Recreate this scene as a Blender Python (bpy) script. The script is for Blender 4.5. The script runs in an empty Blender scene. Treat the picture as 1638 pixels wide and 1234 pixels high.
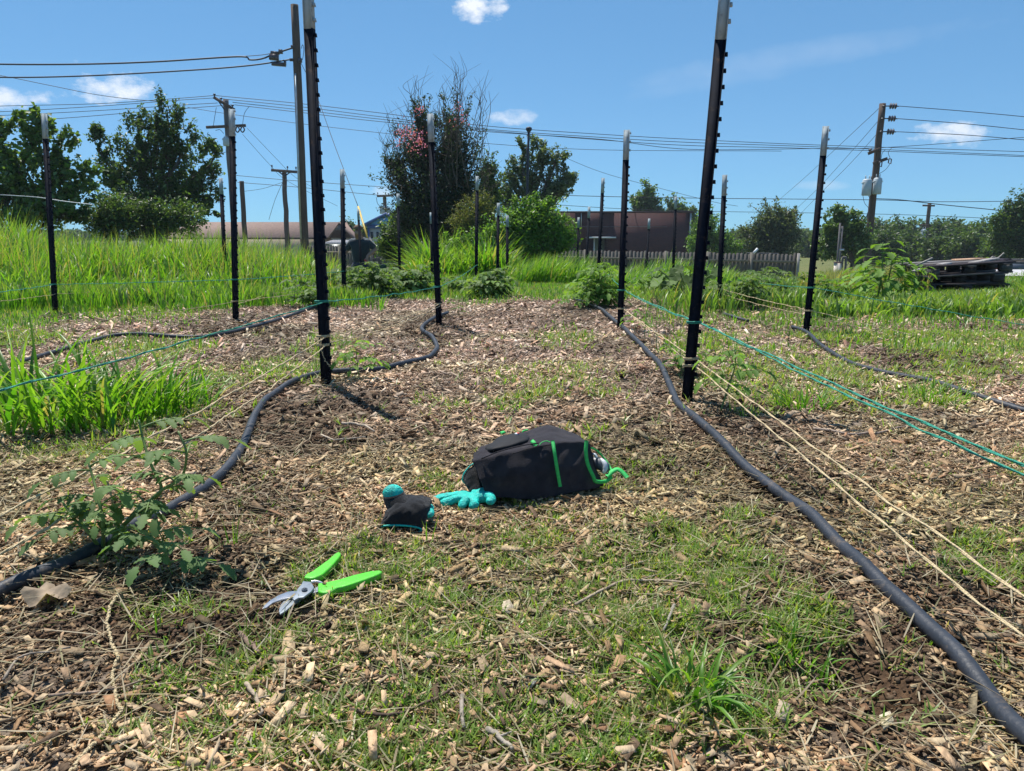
import bpy, bmesh, math, random
import numpy as np
from mathutils import Vector, Matrix
random.seed(5)
rg = np.random.default_rng(7)
scene = bpy.context.scene
COL = scene.collection
PI = math.pi

# ------------------------------------------------------------------ camera geometry
F, CX, CY = 1232.0, 819.0, 617.0
TH = math.radians(10.8); CH = 0.6
def P(px, py, D):
    u = (px-CX)/F; v = -(py-CY)/F
    dy = math.cos(TH)+v*math.sin(TH); dz = -math.sin(TH)+v*math.cos(TH)
    t = D/dy
    return Vector((u*t, D, CH+dz*t))
def G(px, py, z=0.0):
    u = (px-CX)/F; v = -(py-CY)/F
    dy = math.cos(TH)+v*math.sin(TH); dz = -math.sin(TH)+v*math.cos(TH)
    t = (z-CH)/dz
    return Vector((u*t, dy*t, z))
def proj(x, y, z=0.0):
    c, s = math.cos(TH), math.sin(TH)
    zz = z-CH
    fw = y*c-zz*s; up = y*s+zz*c
    fw = np.where(np.abs(fw) < .05, .05, fw)
    return CX+F*x/fw, CY-F*up/fw

# ------------------------------------------------------------------ noise and terrain
def _h(ix, iy, s):
    v = (ix.astype(np.int64)*374761393+iy.astype(np.int64)*668265263+s*974711) & 0xffffffff
    v = ((v ^ (v >> 13))*1274126177) & 0xffffffff
    v = ((v ^ (v >> 16))*2246822519) & 0xffffffff
    return ((v ^ (v >> 15)) & 0xffffff)/float(0xffffff)
def vn(x, y, sc, s=1):
    x = np.asarray(x, float)/sc; y = np.asarray(y, float)/sc
    xi = np.floor(x); yi = np.floor(y); fx = x-xi; fy = y-yi
    fx = fx*fx*(3-2*fx); fy = fy*fy*(3-2*fy)
    a = _h(xi, yi, s); b = _h(xi+1, yi, s); c = _h(xi, yi+1, s); d = _h(xi+1, yi+1, s)
    return (a*(1-fx)+b*fx)*(1-fy)+(c*(1-fx)+d*fx)*fy
def ss(a, b, x):
    t = np.clip((np.asarray(x, float)-a)/(b-a), 0, 1); return t*t*(3-2*t)
def macro(x, y):
    x = np.asarray(x, float); y = np.asarray(y, float)
    r = x/np.maximum(y, 1.0)
    right = ss(.40, .52, r)
    drop = .75*ss(9.5, 17, y)+.8*ss(16, 36, y)
    dr = .45*ss(11, 30, y)+1.1*ss(34, 60, y)
    return -(drop*(1-right)+dr*right)
# pixel-mapped patches of the garden, turned into world masks through proj()
GREEN = [(860,462,160,13,1),(150,500,220,22,1),(10,535,110,22,.9),(450,478,110,16,.9),(620,468,90,12,.9),(770,478,60,12,.7),
 (450,600,85,26,.65),(350,612,60,22,.6),(100,660,250,60,1),(880,615,110,26,.5),(815,650,50,16,.7),(700,650,60,15,.3),(910,540,50,20,.35),
 (1250,510,200,14,.9),(1290,600,150,42,.75),(1160,590,50,24,.5),(1500,632,100,22,.7),(1480,525,300,22,1),(1560,560,150,20,.8),(1430,545,90,12,.6),(1090,505,60,20,.6),
 (900,870,190,55,.6),(1010,880,150,60,.75),(1060,1000,160,80,.85),(800,1010,230,80,.75),(980,1150,230,110,.9),(700,1180,230,70,.7),
 (570,930,110,50,.55),(860,800,90,25,.4),(430,1080,150,60,.4),(1610,900,100,40,.7),(1280,1010,90,50,.65),(330,1200,180,50,.5),
 (1180,860,60,40,.35),(1400,620,130,40,.6),(1130,560,70,30,.55),(1560,600,110,26,.7),(1220,650,70,22,.5),(600,900,130,40,.5),(1000,1060,330,180,.55),(640,1080,160,80,.5),(300,1120,160,60,.35),(930,700,70,16,.3),(690,770,60,20,.3),(220,560,120,18,.5),(1000,760,80,25,.3),(260,980,120,30,.2),(500,1200,120,60,.55),(1200,1180,90,60,.6),(120,720,120,24,.25),(520,560,60,20,.4),(1650,760,80,40,.4)]
DIRT = [(210,980,300,110,1),(330,890,90,60,.8),(1390,1090,270,150,1),(1250,960,120,60,.7),(1540,1000,130,110,.8),(1300,800,120,60,.6),
 (480,690,120,50,.75),(600,650,60,25,.6),(390,790,60,60,.5),(1180,700,110,50,.7),(1210,640,80,20,.5),(700,530,60,22,.5),(370,530,110,12,.7),
 (940,500,50,16,.6),(1480,580,130,24,.75),(1330,545,70,14,.6),(980,560,40,24,.4),(740,955,45,22,.9),(1160,1030,50,60,.7),(60,1080,180,90,.4),(1050,700,40,60,.4)]
def patchsum(lst, x, y):
    px, py = proj(x, y, 0.0)
    m = np.zeros_like(px)
    w = (vn(x, y, .09, 31)-.5)*.7+(vn(x, y, .33, 32)-.5)*.9
    for cx, cy, rx, ry, d in lst:
        q = ((px-cx)/rx)**2+((py-cy)/ry)**2
        m = np.maximum(m, d*np.clip(1.35-q+w, 0, 1))
    return np.where(np.asarray(y) > .3, m, .4)
def lawnmask(x, y):
    """1 where the ground is lawn (outside the mulched garden)"""
    e = (vn(x, y, .5, 41)-.5)*1.3
    far = ss(7.2, 8.0, y+e)
    lef = ss(3.1, 3.7, -x+e*.8)*ss(3.6, 4.6, y)
    rig = ss(3.5, 4.2, x+e*.8)*ss(4.3, 5.2, y)
    return np.maximum(far, np.maximum(lef, rig))
def gz(x, y):
    x = np.asarray(x, float); y = np.asarray(y, float)
    z = macro(x, y)
    near = 1-ss(2.5, 7, y)
    n2 = 1-ss(7, 12, y)
    z = z+n2*(.030*(vn(x, y, .45, 2)-.5)+.02*(vn(x, y, 1.1, 3)-.5))
    z = z+near*(.014*(vn(x, y, .10, 4)-.5)+.010*(vn(x, y, .035, 5)-.5))
    px, py = proj(x, y, 0.0)
    pit = np.exp(-(((px-1345)/75)**2+((py-1075)/38)**2))+.8*np.exp(-(((px-1420)/45)**2+((py-1128)/22)**2))+.5*np.exp(-(((px-1240)/45)**2+((py-1085)/30)**2))
    pit = np.where(y > .5, pit, 0)
    return z-.045*np.clip(pit, 0, 1)
def g1(x, y): return float(gz(np.array([x]), np.array([y]))[0])

# ------------------------------------------------------------------ mesh builder
class MB:
    def __init__(s): s.V=[]; s.L=[]; s.S=[]; s.C=[]; s.n=0
    def add(s, V, Fc, col=(1,1,1)):
        V = np.asarray(V, float).reshape(-1, 3)
        if isinstance(Fc, np.ndarray):
            s.L.append(Fc.ravel()+s.n); s.S.append(np.full(len(Fc), Fc.shape[1]))
        else:
            s.L.append(np.array([i for f in Fc for i in f])+s.n); s.S.append(np.array([len(f) for f in Fc]))
        c = np.asarray(col, float)
        if c.ndim == 1: c = np.tile(c[:3], (len(V), 1))
        s.V.append(V); s.C.append(c[:, :3]); s.n += len(V)
        return s
    def box(s, c, size, rz=0, R=None, col=(1,1,1), taper=1.0):
        hx, hy, hz = size[0]/2, size[1]/2, size[2]/2
        v = np.array([(-hx,-hy,-hz),(hx,-hy,-hz),(hx,hy,-hz),(-hx,hy,-hz),(-hx*taper,-hy*taper,hz),(hx*taper,-hy*taper,hz),(hx*taper,hy*taper,hz),(-hx*taper,hy*taper,hz)])
        M = np.array(R if R is not None else Matrix.Rotation(rz, 3, 'Z'))
        v = v@M.T+np.array(c)
        return s.add(v, [(3,2,1,0),(4,5,6,7),(0,1,5,4),(1,2,6,5),(2,3,7,6),(3,0,4,7)], col)
    def tube(s, pts, r, n=8, col=(1,1,1), cap=True, flat=1.0):
        pts = np.array([tuple(p) for p in pts], float); m = len(pts)
        r = np.full(m, r) if np.isscalar(r) else np.asarray(r, float)
        t = np.gradient(pts, axis=0); t /= np.linalg.norm(t, axis=1)[:, None]+1e-12
        up = np.array([0,0,1.0]) if abs(t[0][2]) < .9 else np.array([1.0,0,0])
        a = np.cross(up, t[0]); a /= np.linalg.norm(a)
        V = []
        for i in range(m):
            a = a-t[i]*np.dot(a, t[i]); a /= np.linalg.norm(a)+1e-12
            b = np.cross(t[i], a)
            for k in range(n):
                w = 2*PI*k/n
                V.append(pts[i]+r[i]*(math.cos(w)*a+flat*math.sin(w)*b))
        Fc = []
        for i in range(m-1):
            for k in range(n):
                k2 = (k+1) % n
                Fc.append((i*n+k, i*n+k2, (i+1)*n+k2, (i+1)*n+k))
        if cap: Fc.append(tuple(range(n-1, -1, -1))); Fc.append(tuple((m-1)*n+k for k in range(n)))
        return s.add(V, Fc, col)
    def prism(s, pts, vec, col=(1,1,1)):
        n = len(pts); a = np.array([tuple(p) for p in pts]); b = a+np.array(tuple(vec))
        Fc = [tuple(range(n-1, -1, -1)), tuple(range(n, 2*n))]+[(i, (i+1) % n, n+(i+1) % n, n+i) for i in range(n)]
        return s.add(np.vstack([a, b]), Fc, col)
    def ell(s, c, r, nu=12, nv=8, R=None, col=(1,1,1)):
        V = []; Fc = []
        for j in range(nv+1):
            ph = PI*j/nv
            for i in range(nu):
                th = 2*PI*i/nu; V.append((r[0]*math.sin(ph)*math.cos(th), r[1]*math.sin(ph)*math.sin(th), r[2]*math.cos(ph)))
        for j in range(nv):
            for i in range(nu):
                i2 = (i+1) % nu; Fc.append((j*nu+i, (j+1)*nu+i, (j+1)*nu+i2, j*nu+i2))
        V = np.array(V)
        if R is not None: V = V@np.array(R).T
        return s.add(V+np.array(tuple(c)), Fc, col)
    def mesh(s, name, mat, smooth=False):
        V = np.vstack(s.V); L = np.concatenate(s.L).astype(np.int32); S = np.concatenate(s.S).astype(np.int32)
        me = bpy.data.meshes.new(name)
        me.vertices.add(len(V)); me.vertices.foreach_set('co', V.astype(np.float32).ravel())
        me.loops.add(len(L)); me.loops.foreach_set('vertex_index', L)
        me.polygons.add(len(S)); me.polygons.foreach_set('loop_start', np.concatenate([[0], np.cumsum(S)[:-1]]).astype(np.int32))
        if smooth: me.polygons.foreach_set('use_smooth', np.ones(len(S), bool))
        C = np.vstack(s.C); at = me.color_attributes.new('Col', 'FLOAT_COLOR', 'POINT')
        at.data.foreach_set('color', np.hstack([C, np.ones((len(C), 1))]).astype(np.float32).ravel())
        me.materials.append(mat); me.update(calc_edges=True)
        return me
    def build(s, name, mat, parent=None, smooth=False, origin=None):
        me = s.mesh(name, mat, smooth)
        o = bpy.data.objects.new(name, me); COL.objects.link(o)
        if parent is not None:
            o.parent = parent
            me.transform(parent.matrix_basis.inverted())
        elif origin is not None:
            me.transform(Matrix.Translation(-Vector(origin))); o.location = origin
        return o
def empty(name, loc, rot=None):
    o = bpy.data.objects.new(name, None); COL.objects.link(o)
    o.matrix_basis = Matrix.Translation(Vector(loc)) @ (rot.to_4x4() if rot is not None else Matrix.Identity(4))
    return o
def tag(o, label=None, cat=None, group=None, kind=None):
    if label: o['label'] = label
    if cat: o['category'] = cat
    if group: o['group'] = group
    if kind: o['kind'] = kind
    return o
def smooth_path(pts, k=8):
    p = np.array([tuple(q) for q in pts], float); p = np.vstack([2*p[0]-p[1], p, 2*p[-1]-p[-2]])
    out = []
    for i in range(1, len(p)-2):
        for j in range(k):
            t = j/k; a, b, c, d = p[i-1], p[i], p[i+1], p[i+2]
            out.append(.5*((2*b)+(-a+c)*t+(2*a-5*b+4*c-d)*t*t+(-a+3*b-3*c+d)*t**3))
    out.append(p[-2]); return np.array(out)

# ------------------------------------------------------------------ materials
def _nt(m):
    m.use_nodes = True; nt = m.node_tree; nt.nodes.clear(); return nt
def mat(name, col=(.5,.5,.5), rough=.6, metal=0, vary=.25, sc=30, bump=0., bsc=None, usecol=False, spec=.5, trans=0., stretch=None, sheen=0, dirt=0, dsc=12, dcol=(.20,.145,.095)):
    m = bpy.data.materials.new(name); nt = _nt(m); N = nt.nodes; L = nt.links
    out = N.new('ShaderNodeOutputMaterial'); b = N.new('ShaderNodeBsdfPrincipled')
    b.inputs['Roughness'].default_value = rough; b.inputs['Metallic'].default_value = metal
    b.inputs['Specular IOR Level'].default_value = spec
    if sheen: b.inputs['Sheen Weight'].default_value = sheen
    tc = N.new('ShaderNodeTexCoord'); mp = N.new('ShaderNodeMapping'); L.new(tc.outputs['Object'], mp.inputs['Vector'])
    if stretch: mp.inputs['Scale'].default_value = stretch
    if usecol:
        a = N.new('ShaderNodeAttribute'); a.attribute_name = 'Col'; base = a.outputs['Color']
    else:
        a = N.new('ShaderNodeRGB'); a.outputs[0].default_value = (*col, 1); base = a.outputs[0]
    if vary > 0:
        n = N.new('ShaderNodeTexNoise'); n.inputs['Scale'].default_value = sc; n.inputs['Detail'].default_value = 5
        L.new(mp.outputs[0], n.inputs['Vector'])
        mr = N.new('ShaderNodeMapRange'); mr.inputs['From Min'].default_value = .3; mr.inputs['From Max'].default_value = .7
        mr.inputs['To Min'].default_value = 1-vary; mr.inputs['To Max'].default_value = 1+vary
        L.new(n.outputs['Fac'], mr.inputs['Value'])
        mx = N.new('ShaderNodeVectorMath'); mx.operation = 'SCALE'
        L.new(base, mx.inputs[0]); L.new(mr.outputs[0], mx.inputs['Scale']); base = mx.outputs[0]
    if dirt > 0:
        n3 = N.new('ShaderNodeTexNoise'); n3.inputs['Scale'].default_value = dsc; n3.inputs['Detail'].default_value = 9; n3.inputs['Roughness'].default_value = .72
        L.new(mp.outputs[0], n3.inputs['Vector']); r3 = N.new('ShaderNodeMapRange'); r3.inputs['From Min'].default_value = .60-.22*dirt; r3.inputs['From Max'].default_value = .74-.12*dirt; r3.inputs['To Max'].default_value = .75
        L.new(n3.outputs['Fac'], r3.inputs['Value']); m3 = N.new('ShaderNodeMix'); m3.data_type = 'RGBA'; L.new(r3.outputs[0], m3.inputs['Factor']); L.new(base, m3.inputs['A']); m3.inputs['B'].default_value = (*dcol, 1); base = m3.outputs['Result']
    L.new(base, b.inputs['Base Color'])
    if bump > 0:
        n2 = N.new('ShaderNodeTexNoise'); n2.inputs['Scale'].default_value = bsc or sc; n2.inputs['Detail'].default_value = 6
        L.new(mp.outputs[0], n2.inputs['Vector'])
        bu = N.new('ShaderNodeBump'); bu.inputs['Strength'].default_value = bump; bu.inputs['Distance'].default_value = .01
        L.new(n2.outputs['Fac'], bu.inputs['Height']); L.new(bu.outputs[0], b.inputs['Normal'])
    if trans > 0:
        t = N.new('ShaderNodeBsdfTranslucent'); mm = N.new('ShaderNodeMixShader'); mm.inputs[0].default_value = trans
        tint = N.new('ShaderNodeVectorMath'); tint.operation = 'MULTIPLY'; tint.inputs[1].default_value = (1.5, 1.55, .5)
        L.new(base, tint.inputs[0]); L.new(tint.outputs[0], t.inputs['Color'])
        L.new(b.outputs[0], mm.inputs[1]); L.new(t.outputs[0], mm.inputs[2]); L.new(mm.outputs[0], out.inputs[0])
    else: L.new(b.outputs[0], out.inputs[0])
    return m
M = {}
M['blade'] = mat('grass_blade', usecol=True, rough=.42, vary=.15, sc=9, trans=.45, spec=.5)
M['leaf'] = mat('leaf', usecol=True, rough=.6, vary=.15, sc=6, trans=.4, spec=.2)
M['leafdark'] = mat('tree_leaf', usecol=True, rough=.45, vary=.2, sc=2, trans=.42, spec=.45)
M['stem'] = mat('green_stem', (.13,.2,.05), rough=.6, vary=.3, sc=60)
M['bark'] = mat('bark', (.10,.075,.055), rough=.9, vary=.4, sc=12, bump=.6, stretch=(1,1,.3))
M['chip'] = mat('wood_chip', usecol=True, rough=.8, vary=.35, sc=170, bump=.35, bsc=260, stretch=(1,.4,1), spec=.3)
M['clod'] = mat('soil_clod', usecol=True, rough=.95, vary=.35, sc=120, spec=.15)
M['twig'] = mat('dry_twig', usecol=True, rough=.85, vary=.35, sc=90, bump=.4, bsc=180, spec=.25)
M['hose'] = mat('hose_rubber', (.026,.031,.042), rough=.55, vary=.3, sc=14, bump=.2, bsc=90, spec=.4, dirt=.2, dsc=22)
M['post'] = mat('post_paint_black', (.006,.009,.018), rough=.85, vary=.35, sc=25, bump=.15, spec=.15, dirt=.22, dsc=30, dcol=(.07,.045,.035))
M['posttip'] = mat('post_paint_white', (.38,.43,.45), rough=.85, vary=.12, sc=30, bump=.1, dirt=.3, dsc=40, dcol=(.16,.15,.15))
M['jute'] = mat('jute_twine', (.62,.49,.29), rough=.9, vary=.35, sc=300, bump=.6, bsc=500)
M['mint'] = mat('green_twine', (.02,.28,.19), rough=.6, vary=.35, sc=200, bump=.5, bsc=400)
M['pole'] = mat('creosote_pole', (.085,.055,.042), rough=.9, vary=.35, sc=4, bump=.4, stretch=(3,3,.3))
M['polegrey'] = mat('grey_pole', (.12,.11,.115), rough=.9, vary=.3, sc=4, stretch=(3,3,.3))
M['wire'] = mat('wire', (.03,.035,.05), rough=.6, vary=.2)
M['galv'] = mat('galvanised', (.45,.48,.5), rough=.45, metal=.4, vary=.15, sc=5)
M['can'] = mat('transformer_grey', (.42,.47,.5), rough=.5, vary=.1, sc=5)
M['porc'] = mat('porcelain', (.05,.04,.05), rough=.3, vary=.2)
M['yellow'] = mat('yellow_guard', (.55,.36,.03), rough=.5, vary=.15)
M['fence'] = mat('weathered_picket', usecol=True, rough=.9, vary=.35, sc=7, stretch=(5,5,.6), spec=.2)
M['pallet'] = mat('weathered_pallet', usecol=True, rough=.9, vary=.5, sc=14, bump=.5, bsc=60, stretch=(.4,3,3), spec=.2)
M['roof'] = mat('brown_shingle', (.22,.145,.115), rough=.9, vary=.2, sc=6)
M['darkwood'] = mat('dark_siding', (.05,.025,.025), rough=.8, vary=.2, sc=5)
M['cream'] = mat('cream_wall', (.62,.55,.48), rough=.8, vary=.1, sc=3)
M['blue'] = mat('blue_siding', (.13,.45,.85), rough=.6, vary=.1, sc=3)
M['blued'] = mat('blue_trim', (.02,.09,.30), rough=.6, vary=.1, sc=3)
M['white'] = mat('white_trim', (.7,.7,.7), rough=.6, vary=.1, sc=5)
M['glass'] = mat('dark_glass', (.02,.025,.03), rough=.1, vary=0)
M['doorg'] = mat('pale_green_door', (.38,.5,.36), rough=.6, vary=.1)
M['concrete'] = mat('concrete', (.42,.41,.42), rough=.9, vary=.15, sc=3)
M['steel'] = mat('blade_steel', (.62,.6,.6), rough=.28, metal=.9, vary=.15, sc=90)
M['steelg'] = mat('grey_steel', (.30,.33,.36), rough=.4, metal=.6, vary=.15, sc=120)
M['lime'] = mat('lime_grip', (.09,.55,.025), rough=.45, vary=.15, sc=60, bump=.12, bsc=300, dirt=.25, dsc=70)
M['bagblack'] = mat('black_canvas', (.034,.030,.036), rough=.85, vary=.3, sc=40, bump=.6, bsc=700, spec=.15, sheen=.08, dirt=.28, dsc=14, dcol=(.085,.07,.065))
M['bagin'] = mat('black_neoprene', (.01,.01,.012), rough=.7, vary=.2, sc=60, bump=.2, bsc=400, spec=.3)
M['trim'] = mat('green_binding', (.03,.50,.10), rough=.6, vary=.15, sc=150, bump=.3, bsc=700)
M['teal'] = mat('teal_latex', (.0,.50,.42), rough=.6, vary=.25, sc=60, bump=.5, bsc=260, dirt=.3, dsc=45, dcol=(.10,.16,.12))
M['knit'] = mat('black_knit', (.012,.012,.014), rough=.9, vary=.3, sc=200, bump=.6, bsc=700, spec=.2, sheen=.2)
M['tool'] = mat('tool_plastic', (.09,.10,.12), rough=.45, vary=.2, sc=60)
M['toollight'] = mat('tool_light_grip', (.55,.57,.6), rough=.45, vary=.1, sc=60)
M['skin'] = mat('skin', (.36,.19,.13), rough=.55, vary=.1, sc=20)
M['shirt'] = mat('navy_cotton', (.015,.03,.045), rough=.9, vary=.25, sc=9, bump=.4, bsc=25, spec=.2, sheen=.5)
M['jeans'] = mat('denim', (.02,.032,.06), rough=.9, vary=.25, sc=30, bump=.3)
M['capb'] = mat('brown_cap', (.16,.09,.05), rough=.85, vary=.35, sc=40)
M['capl'] = mat('cap_brim_sunlit', (.5,.38,.3), rough=.8, vary=.1)  # paler than the cap: overhead sunlight on the brim put into its colour
M['red'] = mat('red_paint', (.5,.03,.04), rough=.5, vary=.1)
M['tyre'] = mat('black_rubber', (.02,.02,.02), rough=.7, vary=.2)
M['pink'] = mat('pink_blossom', (.75,.22,.34), rough=.6, vary=.25, sc=8, trans=.2)
M['deadleaf'] = mat('dead_leaf', (.33,.25,.17), rough=.8, vary=.25, sc=60, bump=.3, trans=.15)
M['paper'] = mat('white_litter', (.75,.75,.74), rough=.7, vary=.08)

def brick_mat():
    m = bpy.data.materials.new('dark_red_brick'); nt = _nt(m); N = nt.nodes; L = nt.links
    out = N.new('ShaderNodeOutputMaterial'); b = N.new('ShaderNodeBsdfPrincipled'); b.inputs['Roughness'].default_value = .9
    tc = N.new('ShaderNodeTexCoord'); mp = N.new('ShaderNodeMapping'); mp.inputs['Rotation'].default_value = (PI/2, 0, 0)
    L.new(tc.outputs['Object'], mp.inputs[0])
    br = N.new('ShaderNodeTexBrick'); br.inputs['Scale'].default_value = 1
    br.inputs['Brick Width'].default_value = .22; br.inputs['Row Height'].default_value = .08; br.inputs['Mortar Size'].default_value = .008
    br.inputs['Color1'].default_value = (.075,.018,.02,1); br.inputs['Color2'].default_value = (.05,.012,.016,1); br.inputs['Mortar'].default_value = (.08,.05,.05,1)
    L.new(mp.outputs[0], br.inputs['Vector']); L.new(br.outputs['Color'], b.inputs['Base Color']); L.new(b.outputs[0], out.inputs[0])
    return m
M['brick'] = brick_mat()

def ground_mat():
    m = bpy.data.materials.new('soil_and_turf'); nt = _nt(m); N = nt.nodes; L = nt.links
    out = N.new('ShaderNodeOutputMaterial'); b = N.new('ShaderNodeBsdfPrincipled'); b.inputs['Roughness'].default_value = .95
    b.inputs['Specular IOR Level'].default_value = .15
    tc = N.new('ShaderNodeTexCoord'); at = N.new('ShaderNodeAttribute'); at.attribute_name = 'Col'
    n1 = N.new('ShaderNodeTexNoise'); n1.inputs['Scale'].default_value = 55; n1.inputs['Detail'].default_value = 8; n1.inputs['Roughness'].default_value = .7
    L.new(tc.outputs['Object'], n1.inputs['Vector'])
    mr = N.new('ShaderNodeMapRange'); mr.inputs['From Min'].default_value = .35; mr.inputs['From Max'].default_value = .68
    mr.inputs['To Min'].default_value = .35; mr.inputs['To Max'].default_value = 1.7
    L.new(n1.outputs['Fac'], mr.inputs['Value'])
    mx = N.new('ShaderNodeVectorMath'); mx.operation = 'SCALE'; L.new(at.outputs['Color'], mx.inputs[0]); L.new(mr.outputs[0], mx.inputs['Scale'])
    L.new(mx.outputs[0], b.inputs['Base Color'])
    bu = N.new('ShaderNodeBump'); bu.inputs['Strength'].default_value = .8; bu.inputs['Distance'].default_value = .012
    L.new(n1.outputs['Fac'], bu.inputs['Height']); L.new(bu.outputs[0], b.inputs['Normal'])
    L.new(b.outputs[0], out.inputs[0]); return m
M['ground'] = ground_mat()

# ------------------------------------------------------------------ ground sheet
def axis(n, s, k, lo, hi, c):
    u = np.linspace(-1, 1, n); a = s*np.sinh(k*u)+c
    return a[(a > lo) & (a < hi)]
xs = axis(900, .6, 7.9, -900, 900, 0.0)
ys = axis(1200, .5, 8.3, -12, 1500, 1.0)
X, Y = np.meshgrid(xs, ys)
Z = gz(X, Y)
nx, ny = len(xs), len(ys)
idx = np.arange(nx*ny).reshape(ny, nx)
Fq = np.stack([idx[:-1, :-1], idx[:-1, 1:], idx[1:, 1:], idx[1:, :-1]], -1).reshape(-1, 4)
lm = lawnmask(X, Y); gm = patchsum(GREEN, X, Y); dm = patchsum(DIRT, X, Y)
soil = np.array([.085,.050,.028]); mulch = np.array([.235,.185,.14]); turf = np.array([.10,.125,.035]); turf2 = np.array([.15,.15,.055])
c = mulch[None, None]*(1-dm[..., None])+soil[None, None]*dm[..., None]
gg = np.clip(np.maximum(lm, gm*.45), 0, 1)[..., None]
tt = vn(X, Y, .8, 9)[..., None]; tcol = turf*(1-tt)+turf2*tt
c = c*(1-gg)+tcol*gg
mb = MB(); mb.add(np.stack([X, Y, Z], -1).reshape(-1, 3), Fq, c.reshape(-1, 3))
ground = mb.build('ground', M['ground'], smooth=True); tag(ground, kind='structure')

# road and far lawn strip at right
def strip(name, m, xfun0, xfun1, y0, y1, dz, n=60, k=40):
    mb = MB(); V = []
    for j in range(n+1):
        y = y0+(y1-y0)*j/n
        for i in range(k+1):
            x = xfun0(y)+(xfun1(y)-xfun0(y))*i/k; V.append((x, y, float(macro(x, y))+dz))
    Fc = np.array([(j*(k+1)+i, j*(k+1)+i+1, (j+1)*(k+1)+i+1, (j+1)*(k+1)+i) for j in range(n) for i in range(k)])
    mb.add(V, Fc); o = mb.build(name, m, smooth=True); tag(o, kind='structure'); return o
strip('road', M['concrete'], lambda y: .50*y, lambda y: 1.5*y+10, 12.2, 19.5, .03)

# ------------------------------------------------------------------ scatter: chips
PAL = np.array([(1.02,.97,.92)])*np.array([(.60,.49,.38),(.50,.42,.34),(.44,.33,.23),(.30,.20,.13),(.15,.095,.06),(.09,.06,.045),(.56,.42,.33),(.40,.35,.30),(.72,.63,.52),(.33,.19,.12)])
PAL = PAL*.84+np.array([(.38,.30,.22)])*.16
def samp(n, d0, d1, xr=.74):
    # uniform over the wedge the photograph sees
    y = np.sqrt(rg.random(n)*(d1*d1-d0*d0)+d0*d0)
    x = (rg.random(n)*2-1)*(xr*y+.12)
    return x, y
def chips(n, d0, d1, scale, name, label, darkw=0., lift=.012):
    x, y = samp(n, d0, d1)
    lm_ = lawnmask(x, y); gm_ = patchsum(GREEN, x, y); dm_ = patchsum(DIRT, x, y)
    cl = vn(x, y, .16, 77)
    keep = rg.random(n) < (1-lm_)*(1-.35*gm_)*(1-.78*dm_)*(.55+.6*cl)
    x, y, dm_ = x[keep], y[keep], dm_[keep]; n = len(x)
    Lg = np.clip(rg.lognormal(math.log(.0155), .58, n), .004, .075)*scale
    W = np.clip(Lg*rg.uniform(.09, .45, n), .0025*scale, .016*scale)
    T = rg.uniform(.0007, .0026, n)*scale
    big = rg.random(n)
    yaw = rg.random(n)*2*PI; pit = rg.normal(0, .28, n); rol = rg.normal(0, .35, n)
    base = np.array([(-1,-1,-1),(1,-1,-1),(1,1,-1),(-1,1,-1),(-1,-1,1),(1,-1,1),(1,1,1),(-1,1,1)], float)/2
    v = np.tile(base[None], (n, 1, 1))
    jit = rg.uniform(.7, 1.1, (n, 8, 3)); jit[:, [0,1,2,3]] = jit[:, [4,5,6,7]]*rg.uniform(.93, 1.05, (n, 4, 3)); v = v*jit
    v[..., 0] *= Lg[:, None]; v[..., 1] *= W[:, None]; v[..., 2] *= T[:, None]
    v[..., 1] += (v[..., 0]**2/(Lg[:, None]+1e-9))*rg.uniform(-.6, .6, n)[:, None]
    cr, sr = np.cos(rol)[:, None], np.sin(rol)[:, None]
    a = v.copy(); v[..., 1] = a[..., 1]*cr-a[..., 2]*sr; v[..., 2] = a[..., 1]*sr+a[..., 2]*cr
    cp, sp = np.cos(pit)[:, None], np.sin(pit)[:, None]
    a = v.copy(); v[..., 0] = a[..., 0]*cp-a[..., 2]*sp; v[..., 2] = a[..., 0]*sp+a[..., 2]*cp
    cy, sy = np.cos(yaw)[:, None], np.sin(yaw)[:, None]
    a = v.copy(); v[..., 0] = a[..., 0]*cy-a[..., 1]*sy; v[..., 1] = a[..., 0]*sy+a[..., 1]*cy
    z = gz(x, y)+rg.random(n)**1.6*lift*(1-.5*dm_)+T*.3+np.abs(np.sin(pit))*Lg*.25
    v += np.stack([x, y, z], -1)[:, None]
    w = np.array([.13,.15,.18,.17,.11,.07,.10,.08,.03,.06]); w /= w.sum()
    ci = rg.choice(len(PAL), n, p=w)
    col = PAL[ci]*rg.uniform(.75, 1.2, n)[:, None]
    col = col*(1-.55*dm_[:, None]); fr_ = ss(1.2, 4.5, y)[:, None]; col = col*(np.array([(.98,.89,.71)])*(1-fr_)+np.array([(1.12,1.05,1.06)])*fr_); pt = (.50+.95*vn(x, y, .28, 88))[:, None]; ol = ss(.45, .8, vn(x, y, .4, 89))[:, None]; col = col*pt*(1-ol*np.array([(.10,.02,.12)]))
    f = np.array([(3,2,1,0),(4,5,6,7),(0,1,5,4),(1,2,6,5),(2,3,7,6),(3,0,4,7)])
    FF = (f[None]+(np.arange(n)*8)[:, None, None]).reshape(-1, 4)
    mb = MB(); mb.add(v.reshape(-1, 3), FF, np.repeat(col, 8, 0)); o = mb.build(name, M['chip'])
    tag(o, label, 'wood chips', kind='stuff'); return o
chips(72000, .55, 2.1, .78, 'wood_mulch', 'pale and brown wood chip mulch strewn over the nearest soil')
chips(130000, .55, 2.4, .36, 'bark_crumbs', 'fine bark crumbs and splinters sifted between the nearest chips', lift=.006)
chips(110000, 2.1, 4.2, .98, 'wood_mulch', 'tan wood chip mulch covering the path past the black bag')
chips(140000, 4.2, 8.6, 1.3, 'wood_mulch', 'far wood chip mulch reaching back to the lawn edge', lift=.012)

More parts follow.
